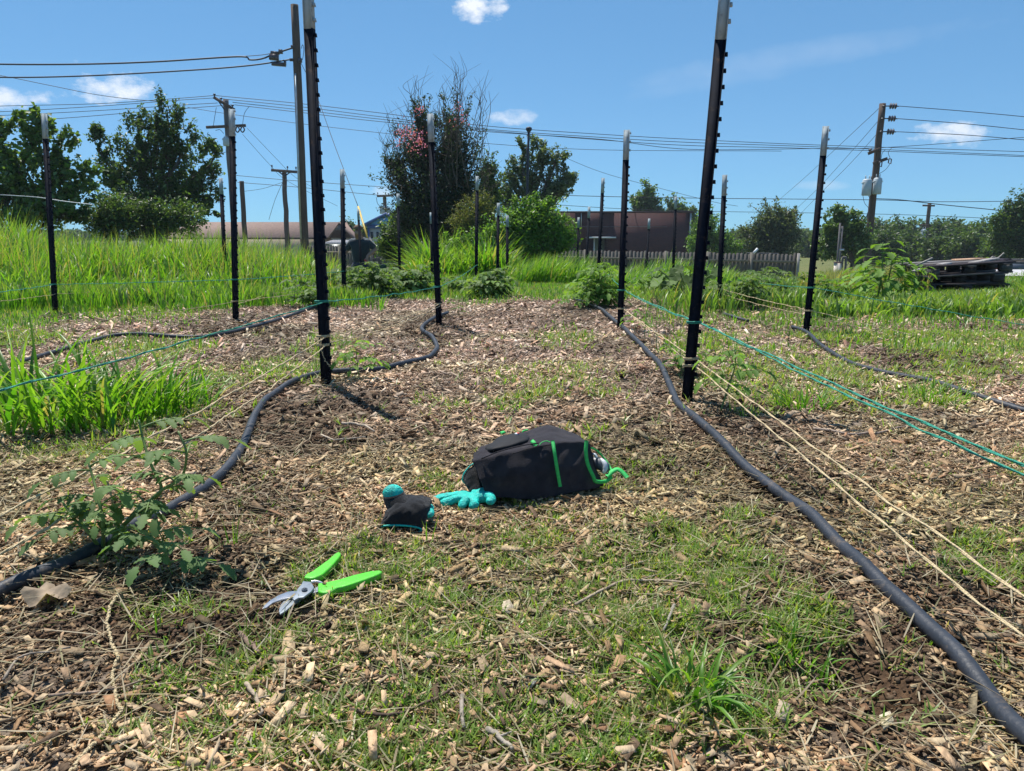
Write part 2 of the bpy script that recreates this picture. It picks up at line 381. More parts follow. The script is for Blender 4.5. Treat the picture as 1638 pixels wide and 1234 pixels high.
def clods(n, d0, d1, smin, smax):
    x, y = samp(n, d0, d1); dm_ = patchsum(DIRT, x, y)
    keep = rg.random(n) < np.clip(dm_*1.3+.12, 0, 1)*(1-lawnmask(x, y)); x, y = x[keep], y[keep]; n = len(x)
    s = np.exp(rg.uniform(math.log(smin), math.log(smax), n))
    b = np.array([(1,0,0),(0,1,0),(-1,0,0),(0,-1,0),(.1,.1,1),(0,0,-1),(.6,.6,.55),(-.6,-.55,.6)], float)
    f = np.array([(0,6,4),(6,1,4),(1,2,4),(2,7,4),(7,3,4),(3,0,4),(1,0,5),(2,1,5),(3,2,5),(0,3,5),(0,1,6),(2,3,7)])
    v = b[None]*rg.uniform(.6, 1.25, (n, 8, 3))*s[:, None, None]
    yaw = rg.random(n)*6.28; cy, sy = np.cos(yaw)[:, None], np.sin(yaw)[:, None]
    a = v.copy(); v[..., 0] = a[..., 0]*cy-a[..., 1]*sy; v[..., 1] = a[..., 0]*sy+a[..., 1]*cy
    v += np.stack([x, y, gz(x, y)+s*.35], -1)[:, None]
    cb = np.array([(.08,.05,.032),(.11,.07,.045),(.05,.032,.022),(.14,.095,.06)])[rg.integers(0, 4, n)]*rg.uniform(.8, 1.2, n)[:, None]
    FF = (f[None]+(np.arange(n)*8)[:, None, None]).reshape(-1, 3)
    mb = MB(); mb.add(v.reshape(-1, 3), FF, np.repeat(cb, 8, 0)); o = mb.build('soil_crumbs', M['clod'], smooth=False)
    return o
tag(clods(70000, .55, 2.3, .0012, .0065), 'dark crumbs of loose soil beside the nearest hoses', 'soil', kind='stuff')
tag(clods(16000, 2.3, 6, .004, .016), 'dark crumbs of soil round the post feet farther back', 'soil', kind='stuff')

# ------------------------------------------------------------------ blades of grass
def blades(mb, x, y, z, h, w, yaw, lean0, bend, seg=4, cols=None, tipcol=None, fold=False):
    """arched tapering strips; lean0: start angle from vertical, bend: added angle to the tip"""
    n = len(x); t = np.linspace(0, 1, seg+1)
    ang = lean0[:, None]+bend[:, None]*(t[None]**1.3)
    dl = h[:, None]/seg
    hx = np.concatenate([np.zeros((n, 1)), np.cumsum(np.sin(ang[:, :-1])*dl, 1)], 1)
    hz = np.concatenate([np.zeros((n, 1)), np.cumsum(np.cos(ang[:, :-1])*dl, 1)], 1)
    cx, cy = np.cos(yaw)[:, None], np.sin(yaw)[:, None]
    pc = np.stack([x[:, None]+hx*cx, y[:, None]+hx*cy, z[:, None]+hz], -1)
    prof = np.minimum(1, .55+t*1.6)*(1-t**2.2)**.9+.02
    tw = rg.normal(0, .5, n)[:, None]
    sx, sy = -np.sin(yaw[:, None]+tw*t), np.cos(yaw[:, None]+tw*t)
    ww = w[:, None]*prof[None]/2
    off = np.stack([sx*ww, sy*ww, np.zeros_like(ww)], -1)
    if fold:
        nrm = np.stack([-np.cos(ang)*cx, -np.cos(ang)*cy, np.sin(ang)], -1)*ww[..., None]*.45
        V = np.stack([pc-off+nrm, pc, pc+off+nrm], 2); k = 3
    else: V = np.stack([pc-off, pc+off], 2); k = 2
    npb = (seg+1)*k
    f = []
    for i in range(seg):
        for j in range(k-1): f.append((i*k+j, i*k+j+1, (i+1)*k+j+1, (i+1)*k+j))
    FF = (np.array(f)[None]+(np.arange(n)*npb)[:, None, None]).reshape(-1, 4)
    C = np.repeat(cols[:, None, :], seg+1, 1)
    if tipcol is not None:
        tt = (t[None, :, None]**2)*rg.random((n, 1, 1)); C = C*(1-tt)+np.array(tipcol)[None, None]*tt
    C = np.repeat(C[:, :, None, :], k, 2)
    mb.add(V.reshape(-1, 3), FF, C.reshape(-1, 3))
GP = np.array([(.09,.25,.012),(.12,.30,.018),(.055,.17,.014),(.19,.36,.04),(.09,.26,.02)])
SP_PAL = np.array([(.16,.30,.035),(.23,.36,.06),(.11,.22,.025),(.32,.38,.11),(.17,.29,.045)])
def gcols(n, pal=GP, dry=.06):
    c = pal[rg.integers(0, len(pal), n)]*rg.uniform(.75, 1.25, n)[:, None]
    d = rg.random(n) < dry; c[d] = np.array([.36,.30,.15])*rg.uniform(.7, 1.2, d.sum())[:, None]
    return c

# short sprigs creeping through the near mulch: small rosettes
def sprigs(ncl, d0, d1, per, hmin, hmax, w, label, name='short_grass'):
    x, y = samp(ncl, d0, d1)
    g = patchsum(GREEN, x, y)*(.35+1.1*vn(x, y, .07, 60)); g = np.where(lawnmask(x, y) > .5, .8, g)
    fine = vn(x, y, .05, 61)
    keep = rg.random(ncl) < g*np.clip(1.7*fine-.15, 0, 1.4)+.012; x, y = x[keep], y[keep]; n = len(x)
    x = np.repeat(x, per)+rg.normal(0, .006, n*per); y = np.repeat(y, per)+rg.normal(0, .006, n*per)
    m = n*per; yaw = rg.random(m)*2*PI
    h = rg.uniform(hmin, hmax, m); mb = MB()
    blades(mb, x, y, gz(x, y)+.002, h, w*rg.uniform(.7, 1.3, m), yaw, rg.uniform(.3, 1.4, m), rg.uniform(.1, .9, m), 3, gcols(m, SP_PAL, dry=.16), (.3,.3,.12))
    o = mb.build(name, M['blade']); tag(o, label, 'grass', kind='stuff')
sprigs(78000, .55, 2.2, 6, .008, .032, .0026, 'short creeping grass sprigs growing through the nearest wood chips')
sprigs(40000, 2.2, 5.0, 5, .018, .055, .0048, 'thin short grass patches between the middle rows of posts')
# loose straw and long splinters lying flat
def straw(n, d0, d1, label):
    x, y = samp(n, d0, d1); k = rg.random(n) < (1-lawnmask(x, y)); x, y = x[k], y[k]; m = len(x); mb = MB()
    cols = np.array([(.46,.38,.24),(.36,.28,.18),(.52,.45,.32),(.30,.27,.14)])[rg.integers(0, 4, m)]*rg.uniform(.7, 1.15, m)[:, None]
    blades(mb, x, y, gz(x, y)+rg.uniform(.006, .014, m), rg.uniform(.03, .11, m)*(1+.25*(d0 > 1)), rg.uniform(.0013, .0032, m)*(1+.6*(d0 > 1)), rg.random(m)*6.28, rg.uniform(1.38, 1.58, m), rg.normal(0, .12, m), 4, cols)
    tag(mb.build('dry_straw', M['blade']), label, 'straw', kind='stuff')
straw(5200, .55, 2.2, 'dry straw and long thin splinters lying over the nearest mulch')
straw(6500, 2.2, 6.5, 'dry straw strewn over the mulch farther back')
# lawn beyond the mulch
def lawn():
    n = 150000
    x, y = samp(n, 4.0, 13.5); l = np.maximum(lawnmask(x, y), patchsum(GREEN, x, y)*.9)
    keep = rg.random(n) < l*(.45+.75*vn(x, y, .25, 62)); x, y = x[keep], y[keep]; n = len(x); mb = MB()
    blades(mb, x, y, gz(x, y), rg.uniform(.03, .085, n)*(.6+.8*vn(x, y, .7, 63)), rg.uniform(.006, .011, n), rg.random(n)*6.28, rg.uniform(0, .8, n), rg.uniform(.1, .9, n), 2, gcols(n, dry=.1), (.3,.3,.1))
    tag(mb.build('lawn_grass', M['blade']), 'short bright lawn grass behind the mulched rows', 'grass', kind='stuff')
lawn()

# tall grass: height set so the tops follow a silhouette
def tall(name, label, n, px0, px1, d0, d1, tops, w, pal=GP, lean=(.0,.35), bend=(.3,1.3), hcap=(.08,1.6), seg=6, yawb=None, dry=.05, fold=False, front=None, clump=.35, hvar=(.5,1.0), cat='grass'):
    px = rg.uniform(px0, px1, n); y = rg.uniform(d0, d1, n)
    x = (px-CX)/F*y/math.cos(TH)*1.0
    x = (px-CX)/F*y*1.02
    cl = vn(x, y, clump, 70)
    nzf = vn(x, y, .35, 71)-.5
    edge = np.clip(np.minimum(np.minimum((px-px0), (px1-px))/60, np.minimum((y-d0)/.9, (d1-y)/1.2+.4))+nzf*1.5+.15, 0, 1)
    keep = rg.random(n) < (.25+.95*cl)*edge; x, y, px, cl = x[keep], y[keep], px[keep], cl[keep]; n = len(x)
    tp = np.interp(px, [t[0] for t in tops], [t[1] for t in tops])
    z0 = gz(x, y); ztop = CH+(382-tp)/F*y
    H = np.clip(ztop-z0, hcap[0], hcap[1])
    if front: H = H*(front[2]+(1-front[2])*ss(front[0], front[1], y))
    h = H*rg.uniform(hvar[0], hvar[1], n)*(.72+.5*cl)*1.03
    yaw = rg.random(n)*2*PI if yawb is None else rg.normal(yawb[0], yawb[1], n)
    mb = MB()
    blades(mb, x, y, z0-.01, h, w*rg.uniform(.6, 1.3, n), yaw, rg.uniform(lean[0], lean[1], n), rg.uniform(bend[0], bend[1], n)*rg.random(n)**.5, seg, gcols(n, pal, dry), (.28,.34,.08), fold)
    o = mb.build(name, M['blade']); tag(o, label, cat, kind='stuff'); return o
LT = [(-80,338),(0,342),(60,350),(110,372),(200,380),(330,374),(420,384),(480,392),(540,412)]
tall('tall_grass', 'field of tall bright green grass filling the left background', 50000, -110, 545, 7.2, 16, LT, .021, front=(7.0,9.5,.25), hcap=(.12,1.9), yawb=(0.2,1.5), bend=(.4,2.3), lean=(0,.45), hvar=(.45,1.08), clump=.6)
tall('tall_grass', 'fringe of knee high grass in front of the left field', 14000, -110, 620, 6.3, 7.8, [(-80,440),(640,452)], .012, hcap=(.08,.35))
tall('tall_grass', 'stand of broad leaved tall grass in front of the dark flowering tree', 8000, 668, 830, 12.6, 15.5, [(630,420),(675,378),(700,366),(760,364),(830,390)], .040, bend=(.7,2.2), hcap=(.3,2), fold=True)
tall('tall_grass', 'slender tall grass leaning right in the centre behind the lawn', 12000, 800, 930, 11.0, 14.5, [(800,408),(860,404),(925,396)], .016, yawb=(0,.6), lean=(.1,.5), hcap=(.2,1.6))
tall('tall_grass', 'band of tall grass in front of the brick building and picket fence', 17000, 925, 1300, 10.6, 15, [(925,412),(960,424),(1010,420),(1060,406),(1110,420),(1180,432),(1300,440)], .017, yawb=(0,.9), hcap=(.12,1.5), bend=(.4,2), hvar=(.4,1.1))
tall('tall_grass', 'low bright grass between the far posts left of centre', 9000, 540, 830, 9.6, 12.8, [(540,430),(640,432),(830,436)], .014, hcap=(.1,.9))
BP = np.array([(.10,.22,.03),(.14,.27,.05),(.09,.19,.04),(.18,.30,.09)])
tall('leafy_weeds', 'lush low broad bladed weeds below the pallet stack', 17000, 1290, 1700, 5.9, 8.6, [(1290,470),(1400,466),(1500,462),(1600,450),(1660,430),(1700,420)], .022, pal=BP, bend=(.8,2.3), hcap=(.07,.45), fold=True, seg=5, cat='weeds')
tall('leafy_weeds', 'low green weeds between the right rows of posts', 9000, 1010, 1320, 6.3, 10.8, [(1010,452),(1100,446),(1320,452)], .013, pal=BP, bend=(.6,1.9), hcap=(.06,.5), cat='weeds')
DG2 = np.array([(.07,.16,.04),(.10,.20,.05),(.06,.13,.04)])
DP = np.array([(.20,.22,.07),(.27,.23,.11),(.15,.20,.05),(.32,.27,.15)])
tall('dry_grass', 'half dried yellow grass left of the pallet stack', 13000, 1265, 1470, 8.8, 12.5, [(1265,432),(1330,424),(1400,420),(1470,424)], .010, pal=DP, bend=(.3,1.6), hcap=(.15,.9), dry=.3)
tall('tall_grass', 'tuft of tall grass at the right edge beside the pallets', 1100, 1600, 1700, 6.8, 7.8, [(1600,440),(1640,400),(1700,385)], .014, hcap=(.2,.9))
tall('dry_stalks', 'thin dead stalks poking out of the left grass field', 2600, -110, 560, 7.5, 14, [(t[0], t[1]-9) for t in LT], .006, pal=DP, lean=(.0,.5), bend=(.1,.8), hcap=(.2,2.0), dry=.8, hvar=(.7,1.1))
tall('leafy_weeds', 'mixed darker weeds along the foot of the left grass field', 5200, -110, 620, 6.6, 8.6, [(-80,440),(300,446),(640,455)], .024, pal=DG2, bend=(.6,1.9), hcap=(.08,.4), fold=True, seg=5, cat='weeds')
# individual clumps
def clump(name, label, cx, cy, r, n, h, w, seg=7, pal=GP, bend=(.4,1.8), lean=(.05,.7), group=None, dry=.04, sx=1.0):
    g = G(cx, cy); mb = MB()
    a = rg.random(n)*2*PI; rr = r*np.sqrt(rg.random(n))
    x = g.x+rr*np.cos(a)*sx; y = g.y+rr*np.sin(a)
    yaw = np.arctan2(y-g.y, x-g.x)+rg.normal(0, .9, n)
    blades(mb, x, y, gz(x, y)-.004, h*rg.uniform(.45, 1.1, n), w*rg.uniform(.6, 1.2, n), yaw, rg.uniform(*lean, n), rg.uniform(*bend, n), seg, gcols(n, pal, dry), (.26,.33,.07), True)
    o = mb.build(name, M['blade'], origin=(g.x, g.y, g1(g.x, g.y))); tag(o, label, 'grass clump', group); return o
GC = 'grass clumps standing in the garden'
clump('grass_clump', 'big clump of wide grass blades at the left edge under the green twine', 40, 672, .27, 150, .36, .018, group=GC)
clump('grass_clump', 'bushy grass clump behind the near tomato plant', 165, 668, .24, 170, .30, .013, group=GC)
clump('grass_clump', 'looser grass clump right of the bushy one, behind the jute strands', 262, 655, .17, 130, .24, .009, group=GC)
clump('grass_clump', 'green tuft of wide blades low on the right, next to the dug soil', 1105, 1128, .035, 56, .11, .0065, group=GC, seg=6, pal=GP*.85, bend=(.6,2.2), lean=(.15,1.0))
clump('grass_clump', 'smaller tuft between two dug hollows left of the right hose', 1275, 1045, .05, 60, .05, .005, group=GC)
clump('grass_clump', 'spiky tuft in the mulch right of the near right post', 1283, 655, .10, 90, .13, .006, group=GC)
clump('grass_clump', 'two thin blades sprouting by the cuff of the near glove', 688, 868, .008, 5, .075, .003, bend=(.1,.4), lean=(.02,.3), group=GC)
clump('grass_clump', 'small sprig beside the right grip tip of the secateurs', 622, 935, .02, 16, .05, .003, group=GC)
clump('grass_clump', 'short tuft on the path behind the black bag', 812, 662, .06, 60, .05, .005, group=GC)
clump('grass_clump', 'yellowish sprout below the near left post', 370, 880, .012, 6, .09, .003, bend=(.1,.5), lean=(.02,.3), group=GC)
clump('grass_clump', 'thin pair of blades in the dark soil at lower left', 245, 1022, .008, 4, .075, .003, bend=(.1,.5), lean=(.02,.3), group=GC)
clump('grass_clump', 'upright pair of blades left of the secateurs', 395, 1030, .006, 5, .07, .0028, bend=(.1,.4), lean=(.02,.25), group=GC)
clump('grass_clump', 'tuft in the mulch right of the green twine', 1500, 640, .14, 110, .09, .006, group=GC)
clump('grass_clump', 'grass tuft at the near left edge of the mulch path', 455, 600, .16, 130, .07, .006, group=GC)

# ------------------------------------------------------------------ leaves, trees
def leafquads(mb, c, size, cols, upb=.5, asp=.55):
    n = len(c)
    nrm = rg.normal(0, 1, (n, 3)); nrm[:, 2] += upb*2; nrm /= np.linalg.norm(nrm, axis=1)[:, None]
    d = rg.normal(0, 1, (n, 3)); d -= nrm*(d*nrm).sum(1)[:, None]; d /= np.linalg.norm(d, axis=1)[:, None]+1e-9
    s = np.cross(nrm, d); L = (size*rg.uniform(.55, 1.35, n))[:, None]
    v0 = c-d*L*.5; v2 = c+d*L*.5-nrm*L*.12
    v1 = c+s*L*asp*.5+nrm*L*.08; v3 = c-s*L*asp*.5+nrm*L*.08
    V = np.stack([v0, v1, v2, v3], 1).reshape(-1, 3)
    f = np.array([(0,1,2),(0,2,3)]); FF = (f[None]+(np.arange(n)*4)[:, None, None]).reshape(-1, 3)
    mb.add(V, FF, np.repeat(cols, 4, 0))
def branch(mb, a, b, r0, r1, n=6, wob=.08, k=5):
    a = np.array(a); b = np.array(b); L = np.linalg.norm(b-a); t = np.linspace(0, 1, n)[:, None]
    p = a+(b-a)*t; p[1:-1] += rg.normal(0, wob*L*.35, (n-2, 3)); mid = np.sin(t*PI)*L*.08; p[:, 2:] += mid
    mb.tube(p, np.linspace(r0, r1, n), k); return p
def tree(name, label, cat, D, px0, trunk_r, blobs, nleaf, leaf, pal, group=None, tips=26, cr=.22, depth=.8, leafmat='leafdark', fork=.35, upb=.4, asp=.55, spray=0, extra=None, dark=.12, trunkpart='trunk'):
    """blobs: (px,py,rx,ry) ellipses of the crown at distance D"""
    bx = (px0-CX)/F*D*1.02; bz = g1(bx, D)
    root = empty(name, (bx, D, bz)); tag(root, label, cat, group)
    cen = []; S = D/F
    for (px, py, rx, ry) in blobs:
        p = P(px, py, D); rd = (rx+ry)/2*S*depth
        cen.append((np.array((p.x, D+rg.uniform(-.35, .35)*rd*1.0, p.z)), np.array((rx*S, rd, ry*S))))
    area = np.array([c[1][0]*c[1][2] for c in cen]); area = area/area.sum()
    tb = MB(); cb = MB()
    zmin = min(c[0][2] for c in cen); zt = max(bz+.25, bz+(zmin-bz)*.55) if len(cen) else bz+1
    top = np.array((bx+rg.normal(0, .03), D, zt))
    branch(tb, (bx, D, bz-.15), top, trunk_r, trunk_r*.75, 6, .03, 8)
    allc = []
    for (c, r), a in zip(cen, area):
        nt = max(5, int(tips*len(cen)*a)); 
        lim = branch(tb, top, c-np.array((0,0,r[2]*.35)), trunk_r*.6, trunk_r*.22, 7, .1, 6)
        per = int(nleaf*a/nt)
        for _ in range(nt):
            u = rg.normal(0, 1, 3); u /= np.linalg.norm(u); rad = rg.random()**.45
            tp = c+u*rad*r
            st = lim[rg.integers(2, 7)]
            br = branch(tb, st, tp, trunk_r*.16, trunk_r*.03, 6, .12, 4)
            w = rg.random((per, 1))**.7; along = br[2]*(1-w)+tp*w
            q = along+rg.normal(0, 1, (per, 3))*cr*min(r[0], r[2])*(.6+.8*rg.random())
            tint = pal[rg.integers(0, len(pal))]
            colr = np.where(rg.random((per, 1)) < .55, tint[None], pal[rg.integers(0, len(pal), per)])*rg.uniform(.7, 1.25, (per, 1))
            leafquads(cb, q, leaf, colr, upb, asp)
        for _ in range(spray):
            # shoots breaking out of the outline with leaves along them
            ang = rg.uniform(.15, PI-.15); s0 = c+np.array((math.cos(ang)*r[0]*.7, rg.normal(0, .3)*r[1], math.sin(ang)*r[2]*.7))
            s1 = c+np.array((math.cos(ang)*r[0], 0, math.sin(ang)*r[2]))*rg.uniform(1.1, 1.45)+np.array((0,0,.1*r[2]))
            br = branch(tb, s0, s1, trunk_r*.1, trunk_r*.02, 6, .06, 4); k = 26
            w = rg.random(k); ii = (w*4.99).astype(int); q = br[ii]*(1-(w*5-ii))[:, None]+br[ii+1]*((w*5-ii))[:, None]+rg.normal(0, leaf*.45, (k, 3))
            leafquads(cb, q, leaf, pal[rg.integers(0, len(pal), k)]*rg.uniform(.8, 1.2, (k, 1)), upb, asp)
    tb.build(trunkpart, M['bark'], root, smooth=True); cb.build('crown', M[leafmat], root)
    if extra: extra(root, cen)
    return root
DG = np.array([(.07,.12,.035),(.09,.15,.045),(.05,.09,.03),(.13,.19,.07)])
MG = np.array([(.09,.16,.04),(.12,.20,.05),(.07,.12,.035),(.17,.24,.08)])
BG = np.array([(.14,.25,.045),(.18,.31,.06),(.10,.19,.035)])
BL = np.array([(.035,.06,.035),(.05,.085,.04),(.03,.048,.03)])
GY = np.array([(.13,.18,.10),(.10,.14,.07),(.17,.21,.13)])
TG = 'trees and shrubs round the garden'
tree('broadleaf_tree', 'tall broad leaved tree with upright shoots left of the double crossarm pole', 'tree', 19, 262, .11,
     [(262,215,32,46),(222,240,30,42),(315,290,30,42),(262,300,62,55),(190,275,30,36),(290,235,26,40),(160,235,10,22),(338,255,12,22),(330,330,24,34),(225,335,55,34)], 15000, .095, DG, TG, tips=17, cr=.10, spray=20)
tree('broadleaf_shrub', 'sprawling open shrub with round leaves at the left edge of the photograph', 'shrub', 15, 40, .06,
     [(20,270,60,50),(52,215,24,28),(90,250,32,40),(45,320,90,45),(120,300,40,34),(0,230,30,26),(100,340,60,32),(-50,300,60,60)], 8000, .10, MG, TG, tips=15, cr=.11, spray=12, asp=.85)
tree('evergreen_shrub', 'dense dark rounded shrub beneath the tall broad leaved tree', 'shrub', 15.5, 200, .06,
     [(205,335,58,34),(165,350,40,28),(250,350,40,28),(300,350,40,30)], 14000, .06, DG, TG, tips=26, cr=.22)
def crape(root, cen):
    D = 18; tw = MB()
    def twig(pts, r):
        tw.tube(smooth_path([P(a, b, D+dd) for a, b, dd in pts], 5), np.linspace(r, r*.25, 5*(len(pts)-1)+1), 4)
    for (x0, x1, y1, sp, n) in [(735,738,98,20,9),(725,702,165,20,5),(690,655,118,16,6),(700,672,150,16,4),(752,772,140,6,4),(760,768,240,8,3),(660,632,175,12,4),(745,726,130,14,4),(640,620,215,10,3),(765,786,290,8,3),(650,640,290,16,3)]:
        for i in range(n):
            a = x0+rg.normal(0, sp*.5); e = x1+rg.normal(0, sp); ye = y1+abs(rg.normal(0, 28)); yb = 300
            my = (ye+yb)/2; dd = rg.normal(0, .45)
            twig([(a, yb, dd), (a+(e-a)*.45+rg.normal(0, 5), my+20, dd), (a+(e-a)*.8+rg.normal(0, 4), ye+(yb-ye)*.22, dd), (e, ye, dd)], .011)
            for q in range(5):
                f = rg.uniform(.35, .9); bx_ = a+(e-a)*f; by_ = yb+(ye-yb)*f
                twig([(bx_, by_, dd), (bx_+rg.normal(0, 7), by_-14, dd), (bx_+rg.normal(0, 12), by_-30-rg.random()*18, dd)], .006)
    tw.build('bare_branches', M['bark'], root)
    fl = MB()
    for (px, py, s, n) in [(652,214,11,260),(668,226,12,150),(735,190,9,70),(672,178,6,50),(638,226,5,30),(730,175,7,30)]:
        p = P(px, py, D-.9); q = np.array(tuple(p))+rg.normal(0, 1, (n, 3))*np.array((s, s, s*.9))*D/F*.75
        q = q[rg.random(n) < vn(q[:, 0]*1, q[:, 2]*1, .12, 3)+.1]
        leafquads(fl, q, .042, np.ones((len(q), 3)), .2, .9)
    fl.build('blossoms', M['pink'], root)
tree('flowering_tree', 'dark dense tree with bare twigs on top and pink blossoms', 'tree', 18, 700, .10,
     [(700,310,62,50),(690,250,50,45),(735,230,36,55),(655,235,30,35),(645,300,38,40),(745,300,36,50),(632,250,22,16),(722,190,22,30),(680,195,22,28),(700,350,70,36),(668,200,14,30),(660,350,40,40),(755,350,34,44),(628,262,18,12)], 42000, .065, BL, TG, tips=30, cr=.2, spray=5, extra=crape, asp=.45)
tree('broadleaf_tree', 'airy tree with hanging grey green clumps behind the round topped lamp pole', 'tree', 24, 850, .12,
     [(868,250,22,18),(842,232,14,12),(888,258,18,14),(880,300,28,15),(900,290,18,16),(840,290,24,28),(835,265,16,16),(815,285,14,20),(862,320,30,24),(805,320,22,22),(905,300,14,12),(912,290,8,8)], 9500, .10, GY, TG, tips=11, cr=.14, spray=8)
tree('conifer_like_tree', 'narrow dark green tree just right of the flowering tree', 'tree', 22, 782, .08,
     [(780,275,15,25),(785,310,22,26),(775,335,20,20)], 8000, .08, DG, TG, tips=16, cr=.28, spray=3)
tree('green_bush', 'big light green rounded bush left of the brick building', 'bush', 14.5, 862, .05,
     [(870,350,40,26),(840,362,40,26),(895,375,26,26),(860,390,58,24),(905,392,16,18),(820,385,30,26),(862,330,30,14),(800,375,34,26),(780,395,34,20),(835,345,24,22),(755,392,30,18),(725,395,26,16)], 27000, .06, BG, TG, tips=26, cr=.24, spray=5)
tree('green_bush', 'grey green leafy bush hiding the wall of the blue gabled house', 'bush', 19, 632, .05,
     [(632,372,20,22),(645,350,16,16),(620,395,20,18),(655,385,20,26),(650,330,10,14)], 9000, .08, MG, TG, tips=22, cr=.26, spray=4)
tree('dry_bush', 'feathery brownish seeding bush in front of the flowering tree', 'bush', 16, 755, .03,
     [(752,345,22,22),(740,360,24,14),(770,330,16,18),(785,350,20,14),(800,358,18,12)], 6000, .05, DP*.55+MG[:1]*.3, TG, tips=26, cr=.3, spray=8, asp=.3)
tree('broadleaf_tree', 'pointed tree rising behind the roof of the brick building', 'tree', 62, 1035, .2,
     [(1035,306,12,12),(1032,325,18,16),(1045,335,14,12),(1020,330,9,12)], 4200, .26, MG, TG, tips=16, cr=.25, spray=4)
tree('broadleaf_tree', 'round tree behind the right corner of the brick building', 'tree', 64, 1085, .2,
     [(1082,330,18,14),(1095,345,18,18),(1075,345,14,14),(1110,362,14,20)], 4200, .26, DG, TG, tips=16, cr=.25, spray=3)
tree('green_bush', 'yellow green young tree against the right corner of the brick building', 'bush', 45, 1118, .1,
     [(1118,375,16,24),(1135,360,14,20),(1150,385,16,18),(1112,395,14,14),(1170,395,18,14)], 7000, .16, BG, TG, tips=16, cr=.25, spray=4)
tree('round_tree', 'big round grey green tree behind the end of the picket fence', 'tree', 42, 1235, .16,
     [(1235,355,34,26),(1210,375,28,26),(1260,370,24,26),(1235,392,48,24),(1262,345,14,10)], 20000, .15, GY*.75, TG, tips=30, cr=.22, spray=5)
tree('large_leaved_tree', 'layered tree with big pale leaf tufts in front of the right woods', 'tree', 34, 1345, .1,
     [(1345,350,20,14),(1365,362,18,18),(1330,365,18,18),(1350,385,30,18),(1320,395,22,20),(1375,390,18,20),(1342,340,8,8)], 9500, .17, DG*1.25, TG, tips=18, cr=.22, spray=4)
tree('large_tree', 'very tall dark tree cut by the right edge', 'tree', 40, 1630, .2,
     [(1622,350,30,26),(1650,340,40,30),(1610,385,28,26),(1600,365,18,20),(1640,395,40,24),(1690,360,40,40)], 20000, .17, DG, TG, tips=30, cr=.22, spray=5)
wood = [(1300,388,26,16,90),(1400,372,26,18,80),(1420,390,30,22,60),(1445,368,28,18,85),(1460,392,34,22,62),(1490,372,26,18,82),(1505,395,34,24,58),(1528,366,26,18,84),(1550,392,34,24,56),(1572,376,24,20,70),(1180,388,22,16,90),(1385,405,30,16,60),(1590,405,30,18,50)]
wl = ['behind the right field at far left','second of the wood','just right of the transformer pole','tall behind the sunflower weed','dark low above the weeds','behind the thin pole','above the pallets','peaked above the pallets','above the right of the pallets','left of the large edge tree','beyond the fence middle','behind the steel risers','lowest beside the road']
places = ['small far tree seen between the grey green round tree and the layered tree','far tree top directly right of the leaning transformer pole','dark tree at the foot of the leaning transformer pole','far tree top midway between the two right hand poles','dark green tree behind the tall leafy weed','far tree top behind the thin crossarm pole','dark tree right of the thin crossarm pole','highest far tree top above the pallet stack','dark tree directly behind the pallet stack','tree joining the very tall edge tree on its left','low far tree seen above the middle of the picket fence','low dark tree behind the grey steel risers','low dark tree beside the road at the right edge']
for (px, py, rx, ry, D), lb in zip(wood, places):
    tree('woodland_tree', lb, 'tree', D, px, .2, [(px,py,rx,ry),(px-rx*.5,py+ry*.7,rx*.8,ry*.8),(px+rx*.5,py+ry*.6,rx*.8,ry*.8)], 5200, .0042*D, DG*.9 if D < 70 else MG*.75, 'trees of the wood beyond the road', tips=16, cr=.27, spray=2)
def farwood():
    mb = MB(); tb = MB()
    for px in list(range(-100, 1900, 14)):
        D = 150+rg.random()*40; base = P(px, 381, D); h = rg.uniform(9, 16)/F*D*1.0
        if 900 < px < 1170: h *= .7
        if px > 1170: h *= 1.25
        n = 420; q = rg.normal(0, 1, (n, 3)); q /= np.linalg.norm(q, axis=1)[:, None]; q *= rg.random((n, 1))**.3
        q = q*np.array((1.5, 1.2, h*.62))+np.array((base.x, D, base.z+h*.25))
        leafquads(mb, q, .75, DG[rg.integers(0, 4, n)], .4, .8)
        tb.tube([(base.x, D, -1.8), (base.x, D, base.z+h*.3)], .18, 5)
    o = mb.build('far_woods', M['leafdark']); tag(o, 'distant line of woods along the whole horizon', 'woods', kind='stuff')
farwood()
tree('round_tree', 'round far tree top behind the head of the gardener', 'tree', 75, 555, .2, [(557,362,12,10),(570,372,14,9),(545,374,12,8)], 3500, .3, DG, TG, tips=12, cr=.28)
tree('round_tree', 'small far tree right of the gardener below the blue gable', 'tree', 72, 585, .2, [(583,370,12,8),(575,382,14,8),(592,365,6,5)], 3000, .28, MG, TG, tips=12, cr=.28)

